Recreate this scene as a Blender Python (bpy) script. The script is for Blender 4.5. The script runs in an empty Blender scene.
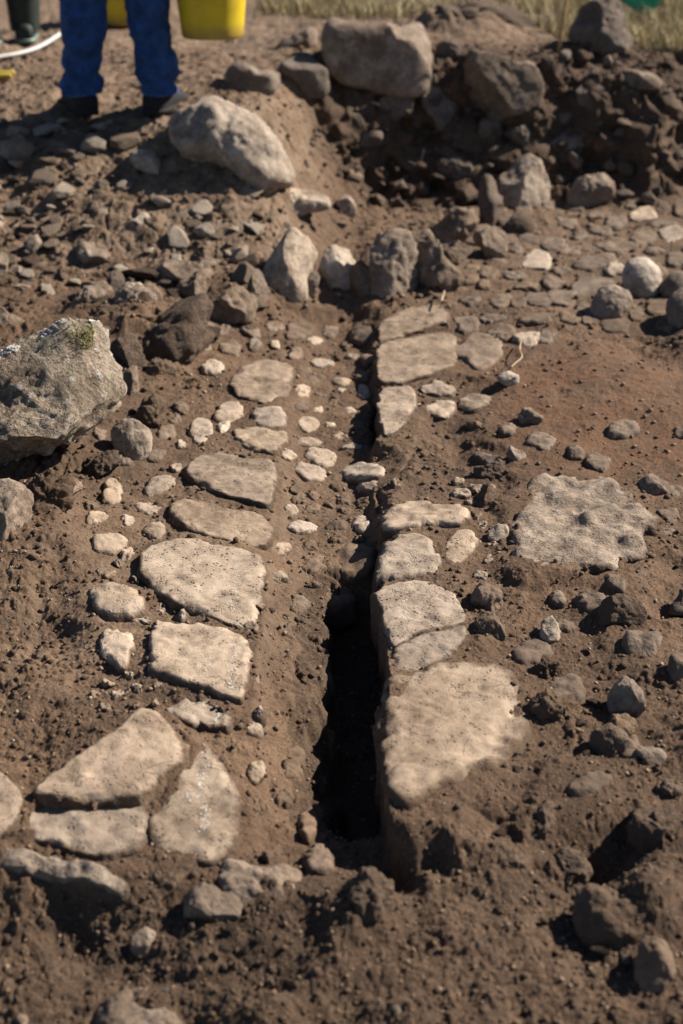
import bpy, bmesh, math, random
import numpy as np
from mathutils import Vector

C = bpy.context.scene.collection
R = math.radians
rng = random.Random(7)

# ------------------------------------------------------------------ noise
def _h(ix, iy, iz, seed):
    n = (ix.astype(np.int64)*374761393 + iy.astype(np.int64)*668265263 + iz.astype(np.int64)*2147483647 + seed*1442695041) & 0xffffffff
    n = ((n ^ (n >> 13))*1274126177) & 0xffffffff
    n = ((n ^ (n >> 16))*2246822519) & 0xffffffff
    n = n ^ (n >> 15)
    return (n & 0xffffff)/float(0x1000000)

def n2(x, y, seed=0):
    xi = np.floor(x); yi = np.floor(y); fx = x-xi; fy = y-yi
    ux = fx*fx*fx*(fx*(fx*6-15)+10); uy = fy*fy*fy*(fy*(fy*6-15)+10)
    z = np.zeros_like(xi)
    a = _h(xi, yi, z, seed); b = _h(xi+1, yi, z, seed); c = _h(xi, yi+1, z, seed); d = _h(xi+1, yi+1, z, seed)
    return ((a*(1-ux)+b*ux)*(1-uy)+(c*(1-ux)+d*ux)*uy)*2-1

def n3(p, s, seed=0):
    q = p/s + 37.13
    i = np.floor(q); f = q-i; u = f*f*f*(f*(f*6-15)+10)
    r = 0
    for a in (0, 1):
        wx = u[:, 0] if a else 1-u[:, 0]
        for b in (0, 1):
            wy = u[:, 1] if b else 1-u[:, 1]
            for c in (0, 1):
                wz = u[:, 2] if c else 1-u[:, 2]
                r = r + wx*wy*wz*_h(i[:, 0]+a, i[:, 1]+b, i[:, 2]+c, seed)
    return r*2-1

def fb3(p, s, seed, octs=4, gain=.5):
    r = 0; a = 1.0
    for k in range(octs):
        r = r + a*n3(p, s, seed+k*17); s *= .5; a *= gain
    return r

def domes(x, y, cell, seed, density, rmin=.25, rmax=.6, flat=.8):
    """Little rounded crumbs: the tallest of randomly placed domes (metres)."""
    # warp for ragged outlines
    x = x + cell*.22*n2(x/(cell*.45), y/(cell*.45), seed+5); y = y + cell*.22*n2(x/(cell*.45)+9.1, y/(cell*.45), seed+6)
    xi = np.floor(x/cell); yi = np.floor(y/cell)
    out = np.zeros_like(x); z = np.zeros_like(xi)
    for dx in (-1, 0, 1):
        for dy in (-1, 0, 1):
            cx = xi+dx; cy = yi+dy
            keep = _h(cx, cy, z, seed) < density
            ox = (cx+_h(cx, cy, z+1, seed))*cell; oy = (cy+_h(cx, cy, z+2, seed))*cell
            r = (rmin+(rmax-rmin)*_h(cx, cy, z+3, seed)**2)*cell
            d2 = ((x-ox)**2+(y-oy)**2)/(r*r)
            hgt = np.where(keep & (d2 < 1), r*flat*np.sqrt(np.maximum(0, 1-d2)), 0)
            out = np.maximum(out, hgt)
    return out

def sm(a, b, x):
    t = np.clip((x-a)/(b-a), 0, 1)
    return t*t*(3-2*t)

# ------------------------------------------------------------------ camera
W, Hh, F = 683.0, 1024.0, 1423.0
PITCH = R(25); CAMZ = 1.5
cp, sp = math.cos(PITCH), math.sin(PITCH)
CAM = np.array([0, 0, CAMZ]); RIGHT = np.array([1., 0, 0]); UP = np.array([0, sp, cp]); FWD = np.array([0, cp, -sp])

def ray(px, py):
    px = np.asarray(px, float); py = np.asarray(py, float)
    return FWD*1.0 + np.multiply.outer((px-341.5)/F, RIGHT) + np.multiply.outer((512-py)/F, UP)

_T = np.concatenate([np.linspace(1.2, 9, 1400), np.geomspace(9.02, 60, 250)])
def hit(px, py, fn):
    d = ray(np.atleast_1d(px), np.atleast_1d(py))
    out = []
    for v in d:
        P = CAM + np.multiply.outer(_T, v)
        g = P[:, 2]-fn(P[:, 0], P[:, 1])
        i = int(np.argmax(g < 0)) if (g < 0).any() else len(_T)-1
        if i > 0:
            a = g[i-1]/(g[i-1]-g[i]+1e-12); out.append(P[i-1]+(P[i]-P[i-1])*a)
        else:
            out.append(P[0])
    return np.array(out)

def depth_of(p):
    return float((p-CAM) @ FWD)

# ------------------------------------------------------------------ broad shape of the ground
def tab(y, ys, zs):
    # smoothed interpolation
    return (np.interp(y-.12, ys, zs)+np.interp(y-.06, ys, zs)+np.interp(y, ys, zs)+np.interp(y+.06, ys, zs)+np.interp(y+.12, ys, zs))/5
PLY = [-90, 0, 1.35, 1.66, 1.84, 2.1, 4.75, 5.1, 5.75, 6.3, 7.2, 9, 20, 100]
PLZ = [-.3, -.17, -.15, -.10, -.015, .0, .02, .10, .36, .53, .60, .63, .9, 3]
PRY = [-90, 0, 1.3, 1.8, 2.2, 5.0, 6.35, 6.48, 6.86, 7.05, 9, 20, 100]
PRZ = [-.3, -.12, -.10, -.03, .0, .02, .07, .12, .60, .63, .65, .9, 3]
DY = [1.8, 2.03, 2.36, 2.76, 3.29, 4.01, 4.68, 5.2]
DXR = [.072, .074, .079, .0825, .098, .1065, .122, .135]
DXL = [-.165, -.176, -.188, -.188, -.176, -.1545, -.142, -.135]

BUMPS = []   # (x, y, rx, ry, dz)
def base(x, y):
    xb = -.17+.10*n2(y/.5, y*0, 3)
    w = sm(xb-.28, xb+.26, x)
    z = tab(y, PLY, PLZ)*(1-w) + tab(y + .10*n2(x/.45, x*0+2, 8)*sm(5.8, 6.4, y), PRY, PRZ)*w
    z = z + .07*sm(-.42, -.8, x)*sm(2.6, 3.0, y)*(1-sm(4.6, 5.2, y))
    z = z + .035*sm(.3, .8, x)*sm(3.3, 4.2, y)*(1-sm(4.6, 5.2, y))
    for bx, by, rx, ry, dz in BUMPS:
        z = z + dz*np.exp(-((x-bx)/rx)**2-((y-by)/ry)**2)
    return z

def drain(x, y):
    xr = np.interp(y, DY, DXR) + .012 + .006*n2(y/.06, y*0, 41); xl = np.interp(y, DY, DXL) + .008*n2(y/.07, y*0+3, 42)
    s = (x-xl)/(xr-xl)
    win = sm(1.84, 1.98, y)*(1-sm(4.75, 4.95, y))
    edge = sm(-.06, .20, s)*(1-sm(.965-.16*(1-sm(3.0, 3.1, y))*0-.16*sm(3.0, 3.2, y)*(1-np.exp(-((y-3.93)/.22)**2)), 1.0, s))
    deep = sm(2.0, 2.16, y+.35*(s-.72)**2*sm(.72, 1.2, 1-s+.72)+.02*n2(x/.05, y/.05, 45))*(1-sm(2.86, 3.04, y))
    sl = s + .09*n2(x/.05, y/.07, 43)+.05*n2(x/.02, y/.03, 44)
    d = .028 + .026*sm(.02, .45, s) + deep*(.022*sm(.1, .5, s) + .125*sm(.47, .70, sl)) + .05*(1-deep)*sm(.86, .97, s)*(np.exp(-((y-3.93)/.22)**2)+.5*np.exp(-((y-3.18)/.12)**2)+.25*np.exp(-((y-4.45)/.15)**2))
    return -d*edge*win

def macro(x, y):
    return base(x, y)+drain(x, y)

def bump_px(px, py, r, dz, ratio=1.0):
    p = hit(px, py, base)[0]; k = depth_of(p)/F
    BUMPS.append((p[0], p[1], r*k, r*k*ratio, dz))
NEWB = [(462, 446, 34, -.045, 1.6), (520, 520, 13, -.05, 3.0), (430, 845, 46, .035, 1.2), (400, 858, 20, -.05, 1.2),
        (432, 838, 16, -.05, 1.2), (445, 862, 18, -.03, 1), (350, 905, 40, .04, 1), (570, 880, 60, -.03, 1), (640, 900, 50, .03, 1), (560, 790, 50, .02, 1),
        (630, 610, 36, .03, 2), (45, 492, 26, .05, 1.2), (60, 470, 70, -.03, .8), (90, 640, 60, -.012, 1.5), (600, 860, 30, -.05, 1),
        (655, 345, 40, -.05, 1.5), (395, 205, 40, -.03, 1.5), (480, 420, 20, .015, 1.5), (260, 990, 60, .03, 1), (270, 960, 26, -.03, 1),
        (60, 930, 60, -.03, .7), (335, 313, 60, -.05, .9), (150, 322, 55, .085, 1.2), (232, 297, 36, .075, 1.3), (95, 345, 40, .05, 1.2), (290, 283, 30, .04, 1), (400, 265, 45, .05, 1), (345, 280, 20, .03, 1), (630, 830, 24, -.03, 1), (600, 330, 60, -.01, 1)]
for a in NEWB: bump_px(*a)

# ------------------------------------------------------------------ properties and linking
def tag(o, label=None, cat=None, group=None, kind=None):
    if label: o['label'] = label
    if cat: o['category'] = cat
    if group: o['group'] = group
    if kind: o['kind'] = kind
    return o

def link(name, verts, faces, mat, parent=None, smooth=True, loc=None, attrs=None):
    """faces: list of tuples or an (n,k) array."""
    me = bpy.data.meshes.new(name)
    verts = np.asarray(verts, np.float32)
    if loc is not None: verts = verts-np.asarray(loc, np.float32)
    if isinstance(faces, np.ndarray):
        n, k = faces.shape
        me.vertices.add(len(verts)); me.vertices.foreach_set('co', verts.ravel())
        me.loops.add(n*k); me.loops.foreach_set('vertex_index', faces.ravel().astype(np.int32))
        me.polygons.add(n); me.polygons.foreach_set('loop_start', np.arange(0, n*k, k, dtype=np.int32))
        me.update(calc_edges=True)
    else:
        me.from_pydata([tuple(map(float, v)) for v in verts], [], [tuple(map(int, f)) for f in faces])
    if smooth: me.polygons.foreach_set('use_smooth', np.ones(len(me.polygons), bool))
    for k, v in (attrs or {}).items():
        at = me.attributes.new(k, 'FLOAT', 'POINT'); at.data.foreach_set('value', np.asarray(v, np.float32))
    me.materials.append(mat)
    me.update()
    o = bpy.data.objects.new(name, me); C.objects.link(o)
    if loc is not None: o.location = tuple(map(float, loc))
    if parent is not None: o.parent = parent
    return o

def empty(name, loc=(0, 0, 0), rz=0):
    o = bpy.data.objects.new(name, None); C.objects.link(o); o.location = tuple(map(float, loc)); o.rotation_euler = (0, 0, rz)
    o.empty_display_size = .1
    return o

# ------------------------------------------------------------------ materials
class NT:
    def __init__(s, name):
        s.m = bpy.data.materials.new(name); s.m.use_nodes = True
        s.t = s.m.node_tree; s.b = s.t.nodes['Principled BSDF']
        s.b.inputs['Specular IOR Level'].default_value = .25
        s.co = s.t.nodes.new('ShaderNodeTexCoord').outputs['Object']
    def n(s, typ, **kw):
        o = s.t.nodes.new(typ)
        for k, v in kw.items():
            if hasattr(o, k) and k not in o.inputs: setattr(o, k, v)
            else: s.put(o.inputs[k], v)
        return o
    def put(s, inp, v):
        if isinstance(v, bpy.types.NodeSocket): s.t.links.new(v, inp)
        else: inp.default_value = v
    def noise(s, scale, detail=4, rough=.55, co=None, dist=0):
        o = s.n('ShaderNodeTexNoise'); s.put(o.inputs['Vector'], co or s.co)
        o.inputs['Scale'].default_value = scale; o.inputs['Detail'].default_value = detail; o.inputs['Roughness'].default_value = rough
        o.inputs['Distortion'].default_value = dist
        return o.outputs['Fac']
    def voro(s, scale, feature='F1', out='Distance', co=None):
        o = s.n('ShaderNodeTexVoronoi'); o.feature = feature; s.put(o.inputs['Vector'], co or s.co); o.inputs['Scale'].default_value = scale
        return o.outputs[out]
    def mr(s, v, a, b, c=0., d=1.):
        o = s.n('ShaderNodeMapRange'); s.put(o.inputs[0], v)
        for i, k in enumerate((a, b, c, d)): s.put(o.inputs[i+1], k)
        return o.outputs[0]
    def math(s, op, a, b=0.):
        o = s.n('ShaderNodeMath'); o.operation = op; s.put(o.inputs[0], a); s.put(o.inputs[1], b); return o.outputs[0]
    def mix(s, f, a, b):
        o = s.n('ShaderNodeMix'); o.data_type = 'RGBA'; s.put(o.inputs[0], f)
        s.put(o.inputs[6], a if isinstance(a, bpy.types.NodeSocket) else (*a, 1)); s.put(o.inputs[7], b if isinstance(b, bpy.types.NodeSocket) else (*b, 1))
        return o.outputs[2]
    def attr(s, name):
        o = s.n('ShaderNodeAttribute'); o.attribute_name = name; return o.outputs['Fac']
    def bump(s, h, strength, dist, prev=None):
        o = s.n('ShaderNodeBump'); o.inputs['Strength'].default_value = strength; o.inputs['Distance'].default_value = dist
        s.put(o.inputs['Height'], h)
        if prev: s.put(o.inputs['Normal'], prev)
        return o.outputs[0]
    def done(s, col, rough=.95, normal=None):
        s.put(s.b.inputs['Base Color'], col if isinstance(col, bpy.types.NodeSocket) else (*col, 1))
        s.put(s.b.inputs['Roughness'], rough)
        if normal: s.put(s.b.inputs['Normal'], normal)
        return s.m
    def shifted(s):
        """object coordinates moved by a different amount for every object"""
        inf = s.n('ShaderNodeObjectInfo')
        o = s.n('ShaderNodeVectorMath'); o.operation = 'ADD'; s.put(o.inputs[0], s.co)
        c = s.n('ShaderNodeCombineXYZ')
        s.put(c.inputs[0], s.math('MULTIPLY', inf.outputs['Random'], 37.)); s.put(c.inputs[1], s.math('MULTIPLY', inf.outputs['Random'], 91.))
        s.put(o.inputs[1], c.outputs[0]); s.co = o.outputs[0]
        return inf.outputs['Random']

SOIL_D = (.046, .0285, .018); SOIL_M = (.110, .067, .041); SOIL_L = (.205, .133, .084)

def m_soil():
    s = NT('soil')
    a = s.noise(3.1, 5, .6); b = s.noise(38, 4, .65); c = s.noise(240, 3, .6)
    v = s.math('ADD', s.math('MULTIPLY', a, .9), s.math('ADD', s.math('MULTIPLY', b, .75), s.math('MULTIPLY', c, .75)))
    col = s.mix(s.mr(v, .85, 1.25), SOIL_D, SOIL_M)
    col = s.mix(s.mr(v, 1.25, 1.62), col, SOIL_L)
    red = s.attr('red')
    col = s.mix(s.math('MULTIPLY', s.math('MULTIPLY', red, 1.1), s.math('MULTIPLY', s.mr(b, .3, .62, .3, 1.), s.mr(s.noise(5, 5, .7), .36, .56))), col, s.mix(c, (.085, .042, .022), (.18, .092, .05)))
    col = s.mix(s.math('MULTIPLY', s.attr('dust'), s.mr(s.noise(14, 5, .65), .35, .65)), col, (.215, .153, .106))
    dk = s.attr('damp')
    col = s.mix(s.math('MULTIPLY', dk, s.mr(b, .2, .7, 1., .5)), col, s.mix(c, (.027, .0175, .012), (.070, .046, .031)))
    # pale grains
    g = s.voro(330, 'F1', 'Distance'); gc = s.n('ShaderNodeTexVoronoi'); s.put(gc.inputs['Vector'], s.co); gc.inputs['Scale'].default_value = 330
    sep = s.n('ShaderNodeSeparateColor'); s.put(sep.inputs[0], gc.outputs['Color'])
    m = s.math('MULTIPLY', s.mr(sep.outputs[0], .90, .93), s.mr(g, .45, .3))
    col = s.mix(s.math('MULTIPLY', m, .6), col, (.30, .22, .15))
    h1 = s.bump(s.noise(95, 5, .7), .75, .006)
    h2 = s.bump(s.noise(420, 4, .7), .8, .002, h1)
    h3 = s.bump(s.mr(g, .6, 0), .35, .0015, h2)
    return s.done(col, .97, h3)

def m_stone(name, dark, mid, pale, pits=0., dirt=.3, rough_scale=60, bump=.5, dist=.006, white=0., green=0., soil_up=0., edge=False, fine=260, ridge=False):
    s = NT(name); rnd = s.shifted()
    a = s.noise(9, 5, .6); b = s.noise(rough_scale, 5, .65); c = s.noise(fine, 3, .6)
    v = s.math('ADD', s.math('MULTIPLY', a, 1.), s.math('ADD', s.math('MULTIPLY', b, .7), s.math('MULTIPLY', c, .5)))
    v = s.math('ADD', v, s.mr(rnd, 0, 1, -.08, .12))
    col = s.mix(s.mr(v, .8, 1.1), dark, mid)
    col = s.mix(s.mr(v, 1.1, 1.45), col, pale)
    nrm = s.bump(b, bump, dist); nrm = s.bump(c, .45, .0016, nrm)
    if pits:
        d = s.voro(95); gate = s.mr(s.noise(26, 2, .5), .5, .6); d2 = s.voro(230)
        pm = s.math('MAXIMUM', s.math('MULTIPLY', s.mr(d, .34, .20), gate), s.math('MULTIPLY', s.mr(d2, .30, .16), s.mr(s.noise(40, 2), .48, .56)))
        pm = s.math('MULTIPLY', pm, s.mr(s.math('FRACT', s.math('MULTIPLY', rnd, 7.3)), .2, .6, .55, 1.))
        col = s.mix(s.math('MULTIPLY', pm, pits), col, (.05, .034, .024))
        nrm = s.bump(s.math('SUBTRACT', 1., pm), .8, .003, nrm)
    if white:
        wm = s.math('MULTIPLY', s.mr(s.noise(30, 6, .75), .62, .68), s.mr(s.noise(6, 3), .45, .6))
        col = s.mix(s.math('MULTIPLY', wm, white), col, (.55, .53, .50))
    if green:
        gm = s.math('MULTIPLY', s.mr(s.noise(22, 5, .7), .5, .64), s.mr(s.noise(5, 2), .48, .6))
        col = s.mix(s.math('MULTIPLY', gm, green), col, (.16, .19, .10))
    ck = s.voro(11, 'DISTANCE_TO_EDGE', 'Distance', s.n('ShaderNodeVectorMath', operation='ADD').outputs[0])
    va = ck.node.inputs['Vector'].links[0].from_node; s.put(va.inputs[0], s.co)
    nz_ = s.n('ShaderNodeTexNoise'); s.put(nz_.inputs['Vector'], s.co); nz_.inputs['Scale'].default_value = 14; nz_.inputs['Detail'].default_value = 4
    vs = s.n('ShaderNodeVectorMath'); vs.operation = 'SCALE'; s.put(vs.inputs[0], nz_.outputs['Color']); vs.inputs['Scale'].default_value = .12; s.put(va.inputs[1], vs.outputs[0])
    ckm = s.math('MULTIPLY', s.mr(ck, .016, .004), s.mr(s.noise(7, 3), .5, .58))
    col = s.mix(s.math('MULTIPLY', ckm, .35), col, (.045, .031, .022)); nrm = s.bump(s.math('SUBTRACT', 1., ckm), .6, .003, nrm)
    dm = s.mr(s.math('ADD', s.math('ADD', s.math('MULTIPLY', s.noise(13, 6, .72), .7), s.math('MULTIPLY', s.noise(70, 5, .75), .3)), s.math('MULTIPLY', c, .25)), .93-dirt*.9, .73-dirt*.45+.25) if dirt else None
    soilc = s.mix(c, (.045, .029, .019), (.135, .088, .057))
    if dirt: col = s.mix(s.math('MULTIPLY', dm, .85), col, soilc)
    if edge:
        e = s.math('ADD', s.attr('rim'), s.math('MULTIPLY', s.math('SUBTRACT', s.noise(26, 5, .7), .5), 1.1))
        em = s.mr(e, .50, .95)
        col = s.mix(em, col, soilc)
        nrm = s.bump(s.math('MULTIPLY', em, b), .5, .005, nrm)
    if soil_up:
        ge = s.n('ShaderNodeNewGeometry'); sx = s.n('ShaderNodeSeparateXYZ'); s.put(sx.inputs[0], ge.outputs['True Normal'])
        um = s.mr(s.math('ADD', sx.outputs[2], s.math('MULTIPLY', s.math('SUBTRACT', s.noise(18, 4, .7), .5), .5)), soil_up, soil_up+.08)
        col = s.mix(um, col, s.mix(s.noise(80, 4, .7), (.05, .032, .021), (.14, .09, .058)))
    if ridge:   # pale crust worn along the sharp edges
        pt = s.n('ShaderNodeNewGeometry').outputs['Pointiness']
        rm = s.math('MULTIPLY', s.mr(pt, .525, .56), s.mr(s.noise(40, 5, .7), .40, .58))
        col = s.mix(s.math('MULTIPLY', rm, .8), col, (.56, .54, .50))
    hs = s.n('ShaderNodeHueSaturation'); s.put(hs.inputs['Color'], col)
    s.put(hs.inputs['Saturation'], s.mr(s.math('FRACT', s.math('MULTIPLY', rnd, 5.7)), 0, 1, .86, 1.06)); s.put(hs.inputs['Value'], s.mr(s.math('FRACT', s.math('MULTIPLY', rnd, 13.1)), 0, 1, .90, 1.12))
    col = hs.outputs[0]
    nrm = s.bump(s.noise(620, 2, .6), .35, .0009, nrm)
    return s.done(col, .93, nrm)

M = {}
M['soil'] = m_soil()
M['slab'] = m_stone('pale_slab_stone', (.17, .121, .084), (.295, .222, .16), (.42, .33, .245), pits=.9, dirt=.36, edge=True, bump=.35, dist=.003)
M['slabworn'] = m_stone('worn_slab_stone', (.15, .105, .072), (.255, .19, .135), (.37, .285, .212), pits=.55, dirt=.36, edge=True, bump=.6, dist=.006, rough_scale=48)
M['slabgrey'] = m_stone('muddy_slab_stone', (.10, .075, .055), (.20, .155, .115), (.31, .245, .185), pits=.15, dirt=.34, edge=True, bump=.45)
M['rough'] = m_stone('rough_stone', (.13, .092, .065), (.28, .212, .155), (.45, .36, .28), pits=.5, dirt=.36, bump=.9, dist=.012, rough_scale=42, white=.5, edge=True)
M['cobble'] = m_stone('cobble_stone', (.17, .122, .086), (.31, .236, .173), (.44, .35, .265), pits=.3, dirt=.28, edge=True, bump=.5)
M['cobdark'] = m_stone('muddy_cobble_stone', (.075, .049, .032), (.14, .094, .062), (.24, .17, .118), pits=.1, dirt=.45, edge=True, bump=.5)
M['rock'] = m_stone('grey_brown_rock', (.085, .061, .044), (.225, .166, .12), (.40, .315, .24), pits=.3, dirt=.5, bump=.8, dist=.009, white=.25)
M['rockpale'] = m_stone('pale_rock', (.16, .118, .088), (.33, .26, .195), (.48, .395, .31), pits=.3, dirt=.36, bump=.7, dist=.007, white=.3)
M['rockdark'] = m_stone('dark_rock', (.06, .045, .036), (.12, .092, .072), (.21, .165, .13), pits=.15, dirt=.4, bump=.8, dist=.01)
M['dusty'] = m_stone('dusty_cobble_stone', (.12, .085, .06), (.215, .16, .117), (.34, .265, .2), pits=.2, dirt=.55, edge=True, bump=.6, rough_scale=45)
M['rubble'] = m_stone('rubble_stone', (.09, .064, .045), (.20, .147, .105), (.34, .262, .195), dirt=.55, bump=.8, dist=.008)
M['caked'] = m_stone('soil_caked_stone', (.05, .031, .02), (.105, .066, .041), (.20, .137, .09), dirt=.62, bump=1., dist=.014, rough_scale=75)
M['lichen'] = m_stone('lichen_rock', (.075, .056, .04), (.19, .146, .107), (.38, .315, .25), pits=.8, dirt=.2, bump=1., dist=.014, rough_scale=70, white=.8, green=.4, soil_up=.90, ridge=True)

def m_plain(name, col, rough=.6, var=.15, bump=None, spec=.3):
    s = NT(name); a = s.noise(18, 4, .6)
    k = tuple(c*(1-var) for c in col); l = tuple(min(1, c*(1+var)) for c in col)
    s.b.inputs['Specular IOR Level'].default_value = spec
    nrm = s.bump(s.noise(bump[0], 3), bump[1], bump[2]) if bump else None
    return s.done(s.mix(s.mr(a, .3, .7), k, l), rough, nrm)

def m_bucket(name, col):
    s = NT(name); a = s.noise(14, 5, .65); sx = s.n('ShaderNodeSeparateXYZ'); s.put(sx.inputs[0], s.co)
    s.b.inputs['Specular IOR Level'].default_value = .4
    c = s.mix(s.mr(a, .35, .7), tuple(k*.8 for k in col), col)
    mud = s.math('ADD', s.math('MULTIPLY', s.mr(sx.outputs[2], .0, .13, 1, 0), .75), s.math('MULTIPLY', s.noise(22, 6, .7), .55))
    c = s.mix(s.math('MULTIPLY', s.mr(mud, .62, .95), .6), c, (.15, .10, .06))
    return s.done(c, .5)
M['yellow'] = m_bucket('yellow_plastic', (.62, .44, .012))
M['green'] = m_plain('green_plastic', (.012, .30, .17), .4, .15)
M['denim'] = m_plain('blue_denim', (.018, .052, .155), .9, .5, (420, .4, .002))
M['hem'] = m_plain('hem_stitching', (.06, .11, .22), .85)
M['shoe'] = m_plain('dark_leather', (.016, .014, .015), .85)
M['rubber'] = m_plain('dark_rubber', (.018, .024, .019), .6, .3)
M['rubberpale'] = m_plain('grey_green_rubber', (.13, .18, .15), .4, .2)
M['trouser'] = m_plain('dark_cloth', (.015, .015, .018), .9)
M['jacket'] = m_plain('grey_cloth', (.08, .09, .10), .9)
M['skin'] = m_plain('skin', (.48, .29, .20), .55, .08)
M['hair'] = m_plain('brown_hair', (.04, .025, .015), .6)
M['eye'] = m_plain('eye', (.03, .02, .015), .3)
M['white'] = m_plain('white_hose', (.50, .49, .47), .6, .15)
M['wood'] = m_plain('wood', (.36, .22, .09), .8, .3)
M['straw'] = m_plain('dry_root', (.42, .32, .20), .9, .25)
M['metal'] = m_plain('steel_wire', (.35, .35, .34), .35)
M['chalk'] = m_plain('chalk', (.47, .435, .395), .95, .12, (300, .5, .002))
# ------------------------------------------------------------------ flat stones set in the ground
MOUNDS = []  # (x, y, radius, height): soil banked up against loose stones
CUTS = []   # (polygon xy, plane abc, inset, drop)

def chaikin(p, k, f=.22):
    for _ in range(k):
        q = np.roll(p, -1, 0)
        p = np.stack([p*(1-f)+q*f, p*f+q*(1-f)], 1).reshape(-1, p.shape[1])
    return p

def resample(p, n):
    q = np.vstack([p, p[:1]]); d = np.r_[0, np.cumsum(np.hypot(*np.diff(q, axis=0)[:, :2].T))]
    s = np.linspace(0, d[-1], n, endpoint=False)
    return np.stack([np.interp(s, d, q[:, k]) for k in range(q.shape[1])], 1)

def ell(cx, cy, w, h, ang=0, n=9, seed=0, jag=.16):
    r = random.Random(seed*7919+int(cx*13+cy*31)); out = []
    ca, sa = math.cos(R(ang)), math.sin(R(ang))
    for i in range(n):
        t = 2*math.pi*(i+r.uniform(-.25, .25))/n; k = 1+r.uniform(-jag, jag)
        x, y = w/2*k*math.cos(t), h/2*k*math.sin(t)
        out.append((cx+x*ca-y*sa, cy+x*sa+y*ca))
    return out

def sdist(poly, x, y):
    """distance to the outline, positive inside"""
    best = np.full(x.shape, 1e9); ins = np.zeros(x.shape, bool)
    n = len(poly)
    for i in range(n):
        ax, ay = poly[i]; bx, by = poly[(i+1) % n]
        ex, ey = bx-ax, by-ay; l2 = ex*ex+ey*ey+1e-12
        t = np.clip(((x-ax)*ex+(y-ay)*ey)/l2, 0, 1)
        best = np.minimum(best, (x-ax-t*ex)**2+(y-ay-t*ey)**2)
        c = ((ay > y) != (by > y)) & (x < ex*(y-ay)/(ey+1e-12)+ax)
        ins ^= c
    d = np.sqrt(best)
    return np.where(ins, d, -d)

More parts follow.
